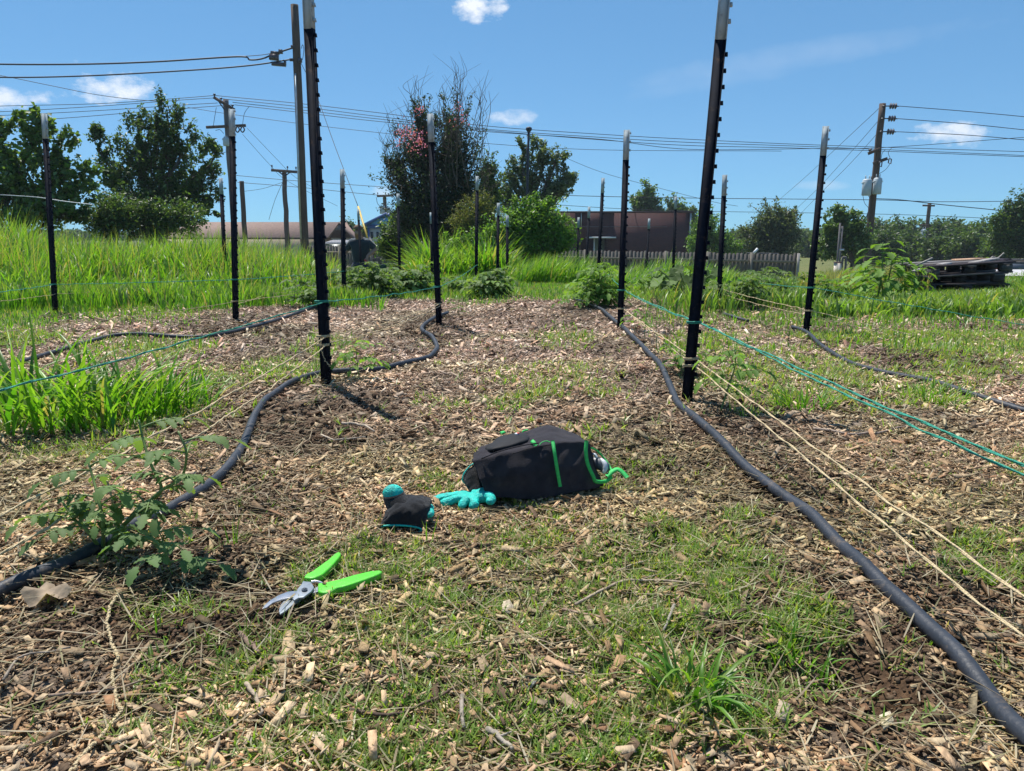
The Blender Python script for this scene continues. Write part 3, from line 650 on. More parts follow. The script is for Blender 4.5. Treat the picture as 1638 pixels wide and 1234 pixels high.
# ------------------------------------------------------------------ steel fence posts
HT, SP_ = 1.6, .0535
def make_post_mesh(H, tip):
    def seg(z0, z1, mat_, nm, lo):
        mb = MB(); w, d, t = .0150, .0315, .0035
        # face plate is the +X flange, web runs to -X
        mb.box((0, 0, (z0+z1)/2), (t, w*2, z1-z0))
        mb.box((-d/2-t/2-.0001, 0, (z0+z1)/2), (d, t*1.15, z1-z0))
        mb.box((-d-t*.5-.0022, 0, (z0+z1)/2), (.004, .009, z1-z0))
        z = math.ceil(lo/SP_)*SP_
        while z < z1-.01:
            if z > z0+.008: mb.box((.0068, 0, z), (.010, .016, .013), taper=.75)
            z += SP_
        return mb.mesh(nm, mat_)
    return seg(-.35, H-tip, M['post'], 'shaft', .05), seg(H-tip+.0005, H, M['posttip'], 'painted_tip', H-tip)
posts = [ # top px,py | foot px,py | D (None: from the foot) | label
 ((496,-62),(528,620),None,.235,'nearest left steel post, black with studs, jute tied round its lower part'),
 ((1172,-52),(1106,642),None,.235,'nearest right steel post, black with studs, green twine wrapped low on it'),
 ((73,182),(91,502),None,.19,'steel post standing alone in the tall grass near the left edge'),
 ((374,175),(380,512),None,.19,'steel post in front of the double crossarm utility pole'),
 ((355,285),(364,468),9.0,.19,'shorter looking post just left of the one before the crossarm pole'),
 ((550,271),(553,482),None,.19,'steel post just left of the gardener'),
 ((504,318),(506,440),11.5,.19,'thin far post directly left of the nearest left post'),
 ((574,335),(580,440),14.6,.19,'far post standing in front of the gardener'),
 ((692,182),(706,520),None,.19,'steel post in front of the dark flowering tree, hose passing its foot'),
 ((638,310),(641,440),11.8,.19,'far post before the bush of the blue gabled house'),
 ((691,340),(693,455),12.3,.19,'far post close behind the one before the flowering tree'),
 ((765,282),(763,446),10.6,.19,'far post rising from the tomato bush at the left of the lawn'),
 ((799,325),(797,436),11.3,.19,'left one of two small far posts in the middle of the photograph'),
 ((813,345),(813,440),11.8,.19,'right one of two small far posts in the middle of the photograph'),
 ((1007,208),(996,525),None,.20,'steel post left of the nearest right post, hose passing its foot'),
 ((967,285),(958,458),9.8,.19,'post rising from the bushy plant at the end of the right row'),
 ((944,331),(937,450),13.0,.19,'far post before the doorway of the brick building'),
 ((927,348),(924,460),14.4,.19,'farthest small post at the left end of the brick building'),
 ((1040,350),(1033,460),14.0,.19,'small far post before the middle of the brick wall'),
 ((1083,315),(1078,456),11.5,.19,'post before the right part of the brick wall'),
 ((1163,280),(1152,495),None,.19,'steel post right of the nearest right post, bare soil at its foot'),
 ((1326,202),(1294,530),None,.19,'steel post between the round tree and the transformer pole'),
]
POST = []
for (tp, bt, D, tip, lb) in posts:
    if D is None:
        g = G(*bt); D = g.y; b = Vector((g.x, D, g1(g.x, D)))
    else:
        q = P(bt[0], bt[1], D); b = Vector((q.x, D, g1(q.x, D)))
    t = P(tp[0], tp[1], D); d = t-b; H = d.length
    rot = Vector((0,0,1)).rotation_difference(d.normalized()).to_matrix() @ Matrix.Rotation(math.radians(-14+random.uniform(-8, 8)), 3, 'Z')
    root = empty('fence_post', b, rot); tag(root, lb, 'steel post', 'black steel T posts with pale tips')
    for me in make_post_mesh(H, tip*(H/1.6)**.3):
        o = bpy.data.objects.new(me.name, me); COL.objects.link(o); o.parent = root
    POST.append((b, d.normalized(), H))
def onpost(i, z): 
    b, d, H = POST[i]; return b+d*(z/d.z)

# ------------------------------------------------------------------ hoses
def hose(label, pix, r, lift=.004, jig=.0, Dlist=None):
    pts = []
    for (a, b) in pix:
        g = G(a, b); pts.append(Vector((g.x, g.y, 0)))
    p = smooth_path(pts, 14)
    p[:, 2] = np.array([max(g1(q[0], q[1]), g1(q[0]+.01, q[1]), g1(q[0]-.01, q[1])) for q in p])
    # smooth the height so the hose bridges hollows
    zz = p[:, 2].copy(); k = np.ones(9)/9; zp = np.pad(zz, 4, 'edge'); zs = np.convolve(zp, k, 'valid'); p[:, 2] = np.maximum(zs, zz-.004)+r*.75+lift+.014*ss(2.5, 5, p[:, 1])
    p[:, :2] += np.stack([(vn(p[:, 0]*0+np.arange(len(p))*.11, p[:, 0]*0, 1, 6)-.5), (vn(p[:, 0]*0+np.arange(len(p))*.11, p[:, 0]*0, 1, 8)-.5)], 1)*.008
    rr = r*.95*(1+.04*(vn(np.arange(len(p))*.35, np.zeros(len(p)), 1, 4)-.5))
    mb = MB(); mb.tube(p, rr, 14); o = mb.build('soaker_hose', M['hose'], smooth=True, origin=(p[0][0], p[0][1], 0))
    tag(o, label, 'hose', 'black soaker hoses along the rows'); return p
hose('thick black hose running from the lower left corner past the nearest left post', [(-160,1040),(0,965),(120,912),(190,873),(262,832),(330,792),(372,750),(395,710),(408,672),(430,645),(470,622),(525,606),(600,597),(655,585),(690,573),(698,560),(690,546),(674,532),(690,518),(716,508)], .0132)
hose('thick black hose curving from the lower right corner to the far right row', [(1800,1390),(1638,1196),(1560,1102),(1490,1030),(1410,955),(1345,885),(1275,822),(1200,765),(1135,708),(1088,657),(1068,612),(1048,580),(1015,548),(990,522),(955,497),(918,485)], .0138)
hose('black hose lying half buried in the left mulch beneath the green twine', [(20,588),(80,570),(140,554),(200,544),(300,546),(370,538),(430,520),(500,499),(560,482),(640,470)], .012)
hose('black hose crossing the right mulch from the post by the round tree', [(1268,526),(1290,535),(1312,558),(1350,580),(1400,597),(1500,622),(1580,645),(1700,672)], .012)
hose('short black hose end in the grass behind the nearest right post', [(1158,508),(1172,512),(1196,517)], .012)

# ------------------------------------------------------------------ twine
def twine(pts, r, m, label, sag=.0, cat='twine', group='twine strands tied between the posts', smooth=True, jit=.0015, knots=None):
    p = []
    pts = [Vector(q) for q in pts]
    for a, b in zip(pts[:-1], pts[1:]):
        for j in range(24):
            t = j/24; q = a.lerp(b, t); q.z -= sag*4*t*(1-t)*(b-a).length/3; p.append(q)
    p.append(pts[-1]); p = np.array([tuple(q) for q in p])
    p[1:-1] += rg.normal(0, jit, (len(p)-2, 3))
    mb = MB()
    # two plies wound round each other
    q = smooth_path(p, 3); n = len(q); tn = np.gradient(q, axis=0); tn /= np.linalg.norm(tn, axis=1)[:, None]+1e-9
    s = np.cross(tn, np.array((0,0,1.0))); s /= np.linalg.norm(s, axis=1)[:, None]+1e-9; u = np.cross(s, tn)
    ph = np.arange(n)*1.1
    for k in (0, PI):
        mb.tube(q+(s*np.cos(ph+k)[:, None]+u*np.sin(ph+k)[:, None])*r*.45, r*.66, 5)
    for (i, z) in (knots or []):
        b, d, H = POST[i]; c0 = onpost(i, z)+Vector((-.018, 0, 0)); wr = []
        for j in range(40):
            w = j/40*2*PI*2; wr.append(c0+Vector((.027*math.cos(w), .021*math.sin(w), .010*j/40-.005)))
        mb.tube(wr, r*.9, 5)
    o = mb.build('twine', m, smooth=True, origin=tuple(pts[0])); tag(o, label, cat, group)
# right row, green
rg_post = onpost(1, .30); rf = onpost(14, .265); off = G(1638, 740, .29)
off2 = off+(off-rg_post)*.25
twine([onpost(15, .3), rf, rg_post+Vector((0,-.02,0)), off2], .0026, M['mint'], 'upper green twine strand running down the right row', .01, knots=[(1,.30),(14,.265)])
twine([rf+Vector((.02,0,-.012)), rg_post+Vector((.03,-.02,-.012)), off2+Vector((0,0,-.014))], .0024, M['mint'], 'lower green twine strand lying against the upper one of the right row', .016)
# right row, jute
j1 = onpost(1, .165); j14 = onpost(14, .14)
o1 = G(1638, 960, .13); o2 = G(1638, 1010, .115)
twine([j14, j1, G(1638, 952, .13)+(G(1638, 952, .13)-j1)*.2], .0025, M['jute'], 'right strand of the jute pair stretching from the nearest right post', .008, knots=[(1,.165),(14,.14)])
twine([j14+Vector((.02,0,-.01)), onpost(1, .14), G(1638,1012,.105)+(G(1638,1012,.105)-onpost(1,.14))*.2], .0025, M['jute'], 'left sagging strand of the jute pair from the nearest right post', .012, knots=[(1,.14)])
# left row, green
lp = onpost(0, .335); lo = G(0, 622, .30)
twine([onpost(11, .3), onpost(8, .27), lp, lo+(lo-lp)*.2], .0026, M['mint'], 'green twine strand running across the left row to the left edge', .012, knots=[(0,.335),(8,.27)])
# left row, jute
lj = onpost(0, .195); l8 = onpost(8, .15)
e1 = G(0, 817, .15); e2 = G(0, 862, .11)
twine([l8, lj, e1+(e1-lj)*.2], .0028, M['jute'], 'upper jute strand from the nearest left post over the tomato plant', .022, knots=[(0,.195),(8,.15)])
twine([l8+Vector((0,0,-.012)), onpost(0, .165), G(310,700,.10), e2+(e2-lj)*.2], .0028, M['jute'], 'lower slack jute strand from the nearest left post', .03, knots=[(0,.16)])
twine([onpost(0,.19)+Vector((-.02,-.03,0)), onpost(0,.15)+Vector((-.022,-.034,0)), onpost(0,.10)+Vector((-.005,-.04,0)), onpost(0,.075)+Vector((.014,-.035,0))], .0014, M['jute'], 'loose jute tail hanging against the nearest left post', group='loose twine ends')
hp = [P(172,770,1.42), P(180,800,1.42), P(184,850,1.41), P(192,900,1.38), P(196,935,1.34)]
hg = [(192,958),(178,985),(172,1010),(180,1040),(190,1068),(180,1095),(186,1128),(196,1145),(170,1180),(130,1230),(95,1280)]
twine(hp+[Vector((*G(a,b).to_2d(), g1(*G(a,b).to_2d())+.012)) for a, b in hg], .0022, M['jute'], 'kinked jute string hanging from the tomato plant and trailing over the soil', 0, group='loose twine ends', jit=.0008)
# left back rows
twine([onpost(5,.28), onpost(3,.30), onpost(2,.24), P(-60,474,4.6)], .0028, M['mint'], 'green twine crossing the far left rows in front of the tall grass', .008, knots=[(3,.3),(2,.24)])
twine([onpost(5,.15), onpost(3,.14), P(0,532,4.2), P(-60,536,4.0)], .0022, M['jute'], 'jute strand of the far left row sagging over the grass', .02, knots=[(3,.14)])
twine([onpost(4,.12), onpost(2,.16), P(-60,488,4.9)], .002, M['jute'], 'faint jute strand behind the post near the left edge', .01)
twine([onpost(3,.12), P(430,470,7.2), onpost(5,.13), P(640,463,9.5)], .002, M['jute'], 'jute strand linking the crossarm pole post to the post by the gardener', .01)
# right back row
twine([onpost(19,.16), onpost(20,.17), onpost(21,.15), P(1700,588,4.3)], .0024, M['jute'], 'jute strand of the back right row passing the post by the round tree', .012, knots=[(21,.15),(20,.17)])
twine([onpost(20,.13), onpost(21,.12), P(1700,600,4.25)], .002, M['jute'], 'second lower jute strand of the back right row', .02)
twine([P(1180,448,8.2), onpost(21,.30), P(1700,530,4.5)], .0026, M['mint'], 'green twine of the back right row over the leafy weeds', .01, knots=[(21,.3)])

# ------------------------------------------------------------------ tomato plants and other crops
def leaflet(mb, base, d, up, L, col, lobes=3):
    d = d.normalized(); s = d.cross(up).normalized(); n = s.cross(d).normalized()
    W = L*.34; prof = []
    for i in range(lobes*2+1):
        t = .06+.80*i/(lobes*2); w = W*math.sin(PI*min(1, t*.95+.05))**.7*(1 if i % 2 == 0 else .62); prof.append((t, w))
    mid = [base]; R = []; Lf = []
    curl = random.uniform(.05, .35)*L
    for t, w in prof:
        c = base+d*L*t-n*curl*t*t; mid.append(c)
        R.append(c+s*w+n*w*.35+d*.02*L); Lf.append(c-s*w+n*w*.35+d*.02*L)
    tip = base+d*L-n*curl
    k = len(prof); V = [tuple(v) for v in mid]+[tuple(v) for v in R]+[tuple(v) for v in Lf]+[tuple(tip)]
    f = []
    for i in range(k):
        if i == 0: f += [(0, 1+k, 1), (0, 1, 1+2*k)]
        else: f += [(i, i+k, i+k+1, i+1), (i, i+1, i+2*k+1, i+2*k)]
    f += [(k, 2*k, 3*k+1), (k, 3*k+1, 3*k)]
    mb.add(V, f, col)
def compound(ml, ms, base, d, L, n=3, pal=MG, up=Vector((0,0,1)), rr=.0011):
    d = Vector(d).normalized(); pts = []; p = Vector(base)
    s = d.cross(up); s = s.normalized() if s.length > .1 else Vector((1,0,0))
    for i in range(7):
        pts.append(p.copy()); p = p+d*L/6; d = (d+Vector((0,0,-.10-random.random()*.05))+s*random.gauss(0, .05)).normalized()
    ms.tube(pts, np.linspace(rr*1.4, rr*.5, 7), 5)
    col = pal[random.randrange(len(pal))]*random.uniform(.8, 1.2)
    leaflet(ml, pts[-1], d, up, L*.42, col)
    for i in range(n):
        q = pts[2+int(i*4/n)]; 
        for sg in (1, -1):
            dd = (d*.55+s*sg+Vector((0,0,random.uniform(-.25, .2)))).normalized()
            leaflet(ml, q, dd, up, L*random.uniform(.24, .36), col*random.uniform(.85, 1.1))
def crop(name, label, cat, stems, leafL, nleaf, pal, group=None, lobes=3, r=.003, spread=1.0, big=False):
    b = stems[0][0]; root = empty(name, b); tag(root, label, cat, group)
    ml, ms = MB(), MB()
    for st in stems:
        p = smooth_path(st, 6); ms.tube(p, np.linspace(r, r*.45, len(p)), 7)
        for i in range(nleaf):
            t = .22+.78*(i+random.random())/nleaf; q = Vector(p[min(len(p)-1, int(t*(len(p)-1)))])
            a = i*2.4+random.uniform(-.5, .5); d = Vector((math.cos(a)*spread, math.sin(a)*spread, random.uniform(.1, .7)))
            compound(ml, ms, q, d, leafL*random.uniform(.65, 1.15), 3, pal, rr=r*.35)
    ms.build('stem', M['stem'], root, smooth=True); ml.build('leaves', M['leaf'], root)
    return root
TMP = np.array([(.15,.24,.08),(.12,.20,.07),(.19,.28,.11)])
D0 = 1.46
def PP(l, D=D0): return [P(a, b, D+dd) for a, b, dd in l]
b0 = G(165, 890)
base0 = Vector((b0.x, b0.y, g1(b0.x, b0.y)))
stemsA = [[base0, P(190,850,b0.y), P(225,810,b0.y-.01), P(258,785,b0.y-.02), P(240,740,b0.y-.02), P(228,700,b0.y), P(222,672,b0.y+.01)],
          [base0, P(190,850,b0.y), P(228,812,b0.y-.02), P(262,782,b0.y-.03), P(290,765,b0.y-.03), P(298,725,b0.y-.04), P(285,690,b0.y-.03)],
          [base0, P(165,850,b0.y-.03), P(160,810,b0.y-.03), P(150,770,b0.y), P(140,735,b0.y+.02)],
          [base0, P(200,868,b0.y-.06), P(235,860,b0.y-.08), P(262,880,b0.y-.1), P(272,905,b0.y-.1)],
          [base0, P(140,850,b0.y-.04), P(118,830,b0.y-.02), P(98,800,b0.y)]]
crop('tomato_plant', 'leggy tomato plant with forked stems at lower left tied with jute', 'tomato plant', stemsA, .085, 9, TMP, 'tomato plants along the rows', r=.0042)
def seedling(px, py, hpx, D, label, n=6, L=.07, lean=0, stems=1, r=.0026, pal=BG):
    g = G(px, py) if D is None else P(px, py, D); D = g.y; b = Vector((g.x, D, g1(g.x, D))); H = hpx/F*D
    st = []; H0 = H
    for i in range(stems):
        a = random.uniform(0, 6.28) if stems > 1 else 0; o = H*random.uniform(.1, 1.1) if stems > 1 else 0; H = H0*(random.uniform(.35, 1.2) if stems > 1 else 1)
        st.append([b, b+Vector((lean*H*.3+math.cos(a)*o*.4, math.sin(a)*o*.4, H*.4)), b+Vector((lean*H*.55+math.cos(a)*o*.8, math.sin(a)*o*.8, H*.75)), b+Vector((lean*H*.5+math.cos(a)*o, math.sin(a)*o, H))])
    crop('tomato_plant', label, 'tomato plant', st, L, n, pal, 'tomato plants along the rows', r=r)
seedling(575, 615, 62, None, 'small tomato seedling right of the nearest left post', 12, .10, -.1, pal=BG*1.1)
seedling(1152, 662, 105, None, 'young tomato plant with a bent stem right of the nearest right post', 13, .105, .35, r=.0036, pal=BG*1.1)
seedling(1090, 600, 48, None, 'young tomato plant just left of the nearest right post', 14, .11, -.1, pal=BG*1.15)
seedling(1050, 560, 75, None, 'thin dark stemmed seedling between the two right posts', 5, .05, -.05)
seedling(1016, 530, 40, None, 'small leafy sprout by the foot of the second right post', 9, .09, .1, pal=BG*1.15)
seedling(733, 505, 22, None, 'tiny seedling right of the post before the flowering tree', 6, .07, 0)
seedling(1030, 545, 45, None, 'drooping seedling left of the thin dark stemmed one', 6, .055, .1)
seedling(785, 478, 46, None, 'bushy tomato plant at the left corner of the far mulch', 9, .17, 0, stems=20, pal=MG*1.25)
seedling(955, 492, 58, None, 'bushy plant at the end of the right hose', 9, .16, 0, stems=18, pal=BG)
seedling(595, 478, 48, None, 'dark bushy tomato plant in front of the gardener', 9, .18, 0, stems=18, pal=MG)
seedling(660, 470, 40, None, 'wide low tomato plant right of the gardener', 9, .19, 0, stems=16, pal=MG*1.3)
seedling(502, 496, 50, None, 'dark plant behind the nearest left post', 8, .13, 0, stems=9, pal=DG*1.3)
seedling(1060, 470, 32, None, 'leafy plant before the middle of the brick wall', 9, .20, 0, stems=16, pal=BG)
seedling(1185, 494, 55, None, 'weedy plant right of the back right post', 8, .14, 0, stems=11, pal=MG)
seedling(1245, 482, 46, None, 'weedy plant in the low grass right of the back right post', 7, .15, 0, stems=9, pal=MG)
seedling(730, 468, 26, None, 'low leafy plant left of the post that rises from the tomato bush', 7, .14, 0, stems=8, pal=MG*1.2)
seedling(1120, 470, 34, None, 'leafy plant behind the nearest right post, right of the squash', 8, .16, 0, stems=10, pal=BG)
seedling(1320, 486, 40, None, 'weedy green plant right of the post by the round tree', 7, .15, 0, stems=9, pal=BG)
seedling(550, 470, 34, None, 'leafy plant at the foot of the post left of the gardener', 8, .15, 0, stems=9, pal=MG)
# squash with big round leaves
def bigleaf(mb, c, n_, R, col):
    n_ = Vector(n_).normalized(); s = n_.cross(Vector((.3,1,.2))).normalized(); t = n_.cross(s); V = [tuple(c)]; k = 14
    for i in range(k):
        a = 2*PI*i/k; rr = R*(1+.12*math.cos(5*a))*(.55 if i == 0 else 1)
        V.append(tuple(Vector(c)+(s*math.cos(a)+t*math.sin(a))*rr+n_*(.16*R*math.cos(5*a)+.12*R)))
    mb.add(V, [(0, 1+i, 1+(i+1) % k) for i in range(k)], col)
def squash(px, py, n, R, label, name='squash_plant', Ht=.3, rad=.3):
    g = G(px, py); b = Vector((g.x, g.y, g1(g.x, g.y))); root = empty(name, b); tag(root, label, 'vegetable plant'); ml, ms = MB(), MB()
    for i in range(n):
        a = i*2.4; r_ = rad*math.sqrt(random.random()); top = b+Vector((math.cos(a)*r_, math.sin(a)*r_, random.uniform(.35, 1)*Ht))
        ms.tube(smooth_path([b, b.lerp(top, .5)+Vector((0,0,.05)), top], 4), .006, 6)
        bigleaf(ml, top, (math.cos(a)*.5+random.gauss(0, .2), math.sin(a)*.5-.35, .8), R*random.uniform(.6, 1.1), MG[i % 3]*random.uniform(.7, 1.2))
    ms.build('stem', M['stem'], root, smooth=True); ml.build('leaves', M['leaf'], root)
squash(1098, 484, 26, .075, 'squash plant with large rounded leaves behind the nearest right post', Ht=.33, rad=.34)
squash(1068, 468, 14, .055, 'low broad leaved vegetable left of the squash', Ht=.22, rad=.3)
# tall weed with big leaves
def tallweed(px, ytop, D, n, R, label, nst=2, w=.25):
    q = P(px, 440, D); b = Vector((q.x, D, g1(q.x, D))); root = empty('tall_weed', b); tag(root, label, 'weed'); ml, ms = MB(), MB()
    H = P(px, ytop, D).z-b.z
    for s in range(nst):
        top = b+Vector((random.gauss(0, .06)+.05, random.gauss(0, .08), H*(1-.22*s)))
        bb = b+Vector((s*.05, s*.04, 0)); p = smooth_path([bb, bb.lerp(top, .5)+Vector((.02,0,0)), top], 8); ms.tube(p, np.linspace(.010, .004, len(p)), 6)
        for i in range(n):
            t = .3+.7*i/n; c = Vector(p[int(t*(len(p)-1))]); a = i*2.4+s; L = w*(1.25-t*.75)*random.uniform(.7, 1.1)
            e = c+Vector((math.cos(a)*L, math.sin(a)*L, .05)); ms.tube([c, c.lerp(e, .5)+Vector((0,0,.02)), e], .002, 4)
            d = Vector((math.cos(a), math.sin(a), -.35)); leaflet(ml, e, d, Vector((0,0,1)), R*(1.2-.6*t)*random.uniform(.8, 1.2), BG[i % 3]*random.uniform(.8, 1.2), 3)
            if t > .85:
                for z in range(3): leaflet(ml, c, Vector((math.cos(a+z), math.sin(a+z), .5)), Vector((0,0,1)), R*.5, BG[1]*1.1, 2)
    ms.build('stem', M['stem'], root, smooth=True); ml.build('leaves', M['leaf'], root)
tallweed(1406, 388, 7.2, 22, .15, 'tallest leafy weed like a sunflower left of the pallets', 3, .22)
tallweed(1450, 412, 7.4, 18, .11, 'shorter leafy weed touching the left end of the pallets', 2, .1)
tallweed(1380, 425, 8.4, 14, .14, 'low broad leaved weed behind the tallest leafy weed', 2, .2)

# ------------------------------------------------------------------ sticks, leaf, litter
def stick(label, pts, r, col=(.34,.27,.2), name='stick'):
    q = [Vector((*G(a, b).to_2d(), 0)) for a, b in pts]; p = smooth_path(q, 5)
    p[:, 2] = [g1(v[0], v[1])+.013 for v in p]; p[:, 2] = p[:, 2].mean()*.5+p[:, 2]*.5
    p += rg.normal(0, r*.25, p.shape); mb = MB(); mb.tube(p, np.linspace(r, r*.6, len(p)), 7, col)
    if len(pts) > 2 and r > .002:
        m_ = p[len(p)//2]; mb.tube([m_, m_+(p[-1]-p[0])*.12+np.array((.012,.006,.006))], [r*.5, r*.2], 5, col)
    o = mb.build(name, M['twig'], smooth=True, origin=(p[0][0], p[0][1], 0)); tag(o, label, 'stick', 'sticks lying on the mulch')
stick('long grey twig in the grass right of the bag shadow, running to the left', [(920,978),(985,945),(1050,942),(1135,952)], .0028)
stick('brown twig with bent end in the grass below the long grey twig', [(900,985),(960,1005),(1005,1030)], .0026, (.3,.2,.15))
stick('pale curved stick behind the left glove and the bag', [(548,688),(575,690),(600,700)], .005, (.42,.34,.26))
stick('thin curved pale stick left of the pale curved one', [(515,708),(540,716),(585,712)], .003, (.45,.37,.28))
stick('dark brown twig across the lower middle left', [(560,1155),(640,1155),(740,1105)], .0026, (.12,.08,.06))
stick('short upright lying stick near the bottom centre', [(738,1128),(740,1180)], .0036, (.27,.23,.19))
stick('straight grey stick by the dug soil on the right', [(1078,990),(1062,1030)], .003, (.27,.24,.20))
stick('long thin twig in the right mulch beneath the green twine', [(1300,695),(1370,705),(1450,692)], .0045, (.36,.28,.22))
stick('dark thin stick lying across the left hose', [(425,642),(445,648),(470,655)], .003, (.06,.045,.04))
stick('long brown twig at the lower left corner', [(80,1125),(160,1118),(245,1100)], .0022, (.3,.22,.16))
stick('forked grey twig at the left edge above the corner', [(8,1108),(40,1070),(115,1055)], .002, (.28,.23,.18))
stick('brown stick between the secateurs and the bottom edge', [(385,1028),(400,1045),(415,1062)], .0045, (.22,.15,.11))
stick('short thick stick below the secateurs to the right', [(395,1115),(412,1140),(420,1165)], .0034, (.38,.3,.22))
stick('pale twig right of the far end of the bag', [(1040,905),(1010,915),(985,925)], .002, (.36,.29,.21))
stick('bleached stick lying at lower middle beside the small grey chips', [(780,1182),(800,1195),(820,1212)], .0040, (.36,.31,.25))
def slab(label, pts, th, col):
    mb = MB(); q = [G(a, b) for a, b in pts]; z = max(g1(v.x, v.y) for v in q)+.003
    mb.prism([Vector((v.x, v.y, z+random.uniform(-.002, .002))) for v in q], (0, 0, th*.7), np.array(col)*(.78,.74,.66))
    o = mb.build('large_wood_chip', M['chip'], origin=(q[0].x, q[0].y, 0)); tag(o, label, 'wood chip', 'large wood chips on the mulch')
slab('long splintered chip standing out below the secateurs', [(455,1020),(472,1020),(473,1050),(468,1085),(450,1098),(447,1080),(452,1050)], .005, (.50,.38,.25))
slab('square cut pale chip left of the bottom edge centre', [(492,1182),(528,1184),(530,1196),(494,1197)], .006, (.60,.52,.42))
slab('pale blocky chip by the dug soil at the lower right', [(1245,1145),(1262,1150),(1255,1176),(1238,1172)], .010, (.48,.40,.32))
slab('blue grey flat chip in the grass below centre', [(832,1100),(848,1094),(860,1103),(850,1115),(836,1113)], .004, (.50,.50,.48))
slab('brown flake in the grass above the long grey twig', [(762,1062),(772,1060),(785,1085),(778,1092),(768,1085)], .004, (.42,.32,.22))
slab('pale round chip above the long grey twig', [(803,968),(815,965),(822,975),(815,986),(803,984)], .006, (.56,.49,.40))
slab('reddish brown bark piece beside the right grip of the secateurs', [(548,930),(565,922),(580,925),(570,937),(552,938)], .006, (.20,.10,.065))
slab('white wood chip in the mulch right of the bottom tuft', [(1405,1160),(1422,1155),(1428,1170),(1412,1182)], .007, (.62,.56,.44))
slab('tan triangular chip at the far right of the mulch under the green twine', [(1210,1010),(1225,1005),(1228,1016)], .005, (.5,.42,.3))
def dryleaf():
    c = G(75, 948, .03); mb = MB(); nu = 22; V = [tuple(c+Vector((0,0,.004)))]; Fc = []
    for rr in (.5, 1.0):
        for i in range(nu):
            a = 2*PI*i/nu; R = rr*.026*(1+.28*math.cos(3*a+.6)+.12*math.cos(7*a)); V.append((c.x+1.2*R*math.cos(a), c.y+.9*R*math.sin(a), c.z+.010*math.sin(4*a)*rr+.006*math.cos(a*2)))
    for i in range(nu): Fc += [(0, 1+i, 1+(i+1) % nu), (1+i, 1+nu+i, 1+nu+(i+1) % nu, 1+(i+1) % nu)]
    mb.add(V, Fc); o = mb.build('dry_leaf', M['deadleaf'], smooth=True, origin=tuple(c)); tag(o, 'crinkled dead brown leaf resting on the left hose near the corner', 'leaf')
dryleaf()
def litter():
    g = G(537, 490); mb = MB(); mb.ell((g.x, g.y, g1(g.x, g.y)+.03), (.045,.03,.032), 9, 6); V = mb.V[0]; V += rg.normal(0, .006, V.shape)
    o = mb.build('crumpled_litter', M['paper'], origin=(g.x, g.y, 0)); tag(o, 'crumpled white scrap on the soil left of the gardener post', 'litter')
litter()

# ------------------------------------------------------------------ secateurs (outlines measured on the ground plane, real thickness)
def sec():
    def q(a, b, z): return G(380+a/5.85, 860+b/5.85, z)
    g0 = q(627, 497, 0); gl = g1(g0.x, g0.y)+.012
    root = empty('secateurs', (g0.x, g0.y, gl)); tag(root, 'open secateurs with lime green grips and bare steel blades lying on the mulch', 'secateurs')
    def part(nm, pts, z0, th, m, bev=.0, parent=root):
        bm = bmesh.new(); vs = [bm.verts.new(q(a, b, gl+z0)) for a, b in pts]; f = bm.faces.new(vs); f.normal_update()
        if f.normal.z > 0: f.normal_flip()
        r = bmesh.ops.extrude_face_region(bm, geom=[f]); bmesh.ops.translate(bm, verts=[v for v in r['geom'] if isinstance(v, bmesh.types.BMVert)], vec=(0,0,th))
        if bev: bmesh.ops.bevel(bm, geom=[e for e in bm.edges], offset=bev, segments=3, affect='EDGES', profile=.6)
        bmesh.ops.recalc_face_normals(bm, faces=bm.faces)
        me = bpy.data.meshes.new(nm); bm.to_mesh(me); bm.free(); me.materials.append(m)
        for p_ in me.polygons: p_.use_smooth = bev > 0
        me.transform(root.matrix_basis.inverted()); o = bpy.data.objects.new(nm, me); COL.objects.link(o); o.parent = parent; return o
    part('grip', [(622,432),(640,402),(700,372),(760,328),(850,262),(900,212),(950,187),(970,198),(968,220),(930,270),(870,338),(800,402),(740,432),(690,442)], 0, .012, M['lime'], .0036)
    part('grip', [(755,487),(830,478),(950,450),(1100,405),(1250,370),(1330,362),(1358,372),(1352,388),(1290,418),(1180,458),(1020,512),(930,532),(850,578),(790,578),(755,562)], 0, .012, M['lime'], .0036)
    part('blade', [(560,512),(470,522),(380,558),(300,608),(250,652),(236,682),(275,668),(330,625),(420,590),(520,572),(560,560)], .006, .003, M['steel'], .0006)
    part('blade', [(590,578),(560,565),(500,575),(440,600),(402,650),(388,700),(398,734),(450,704),(520,642),(600,592)], .002, .003, M['steelg'], .0006)
    part('pivot_plate', [(612,428),(692,436),(718,488),(692,524),(622,578),(575,582),(532,608),(514,592),(548,540),(562,500),(598,458)], .0095, .004, M['steelg'], .0012)
    part('handle_link', [(690,520),(740,486),(762,486),(762,530),(700,545)], .003, .005, M['steelg'], .001)
    mb = MB(); c = q(627, 497, gl+.0137); mb.tube([c, c+Vector((0,0,.003))], .0048, 20); mb.tube([c, c+Vector((0,0,.0045))], .0026, 6); mb.build('pivot_bolt', M['tool'], root)
    mb = MB(); pts = smooth_path([q(a, b, gl+.007) for a, b in [(690,424),(735,420),(780,432),(806,455),(806,482),(780,492)]], 6); mb.tube(pts, .0026, 8, flat=1.6); mb.build('spring', M['steel'], root, smooth=True)
sec()

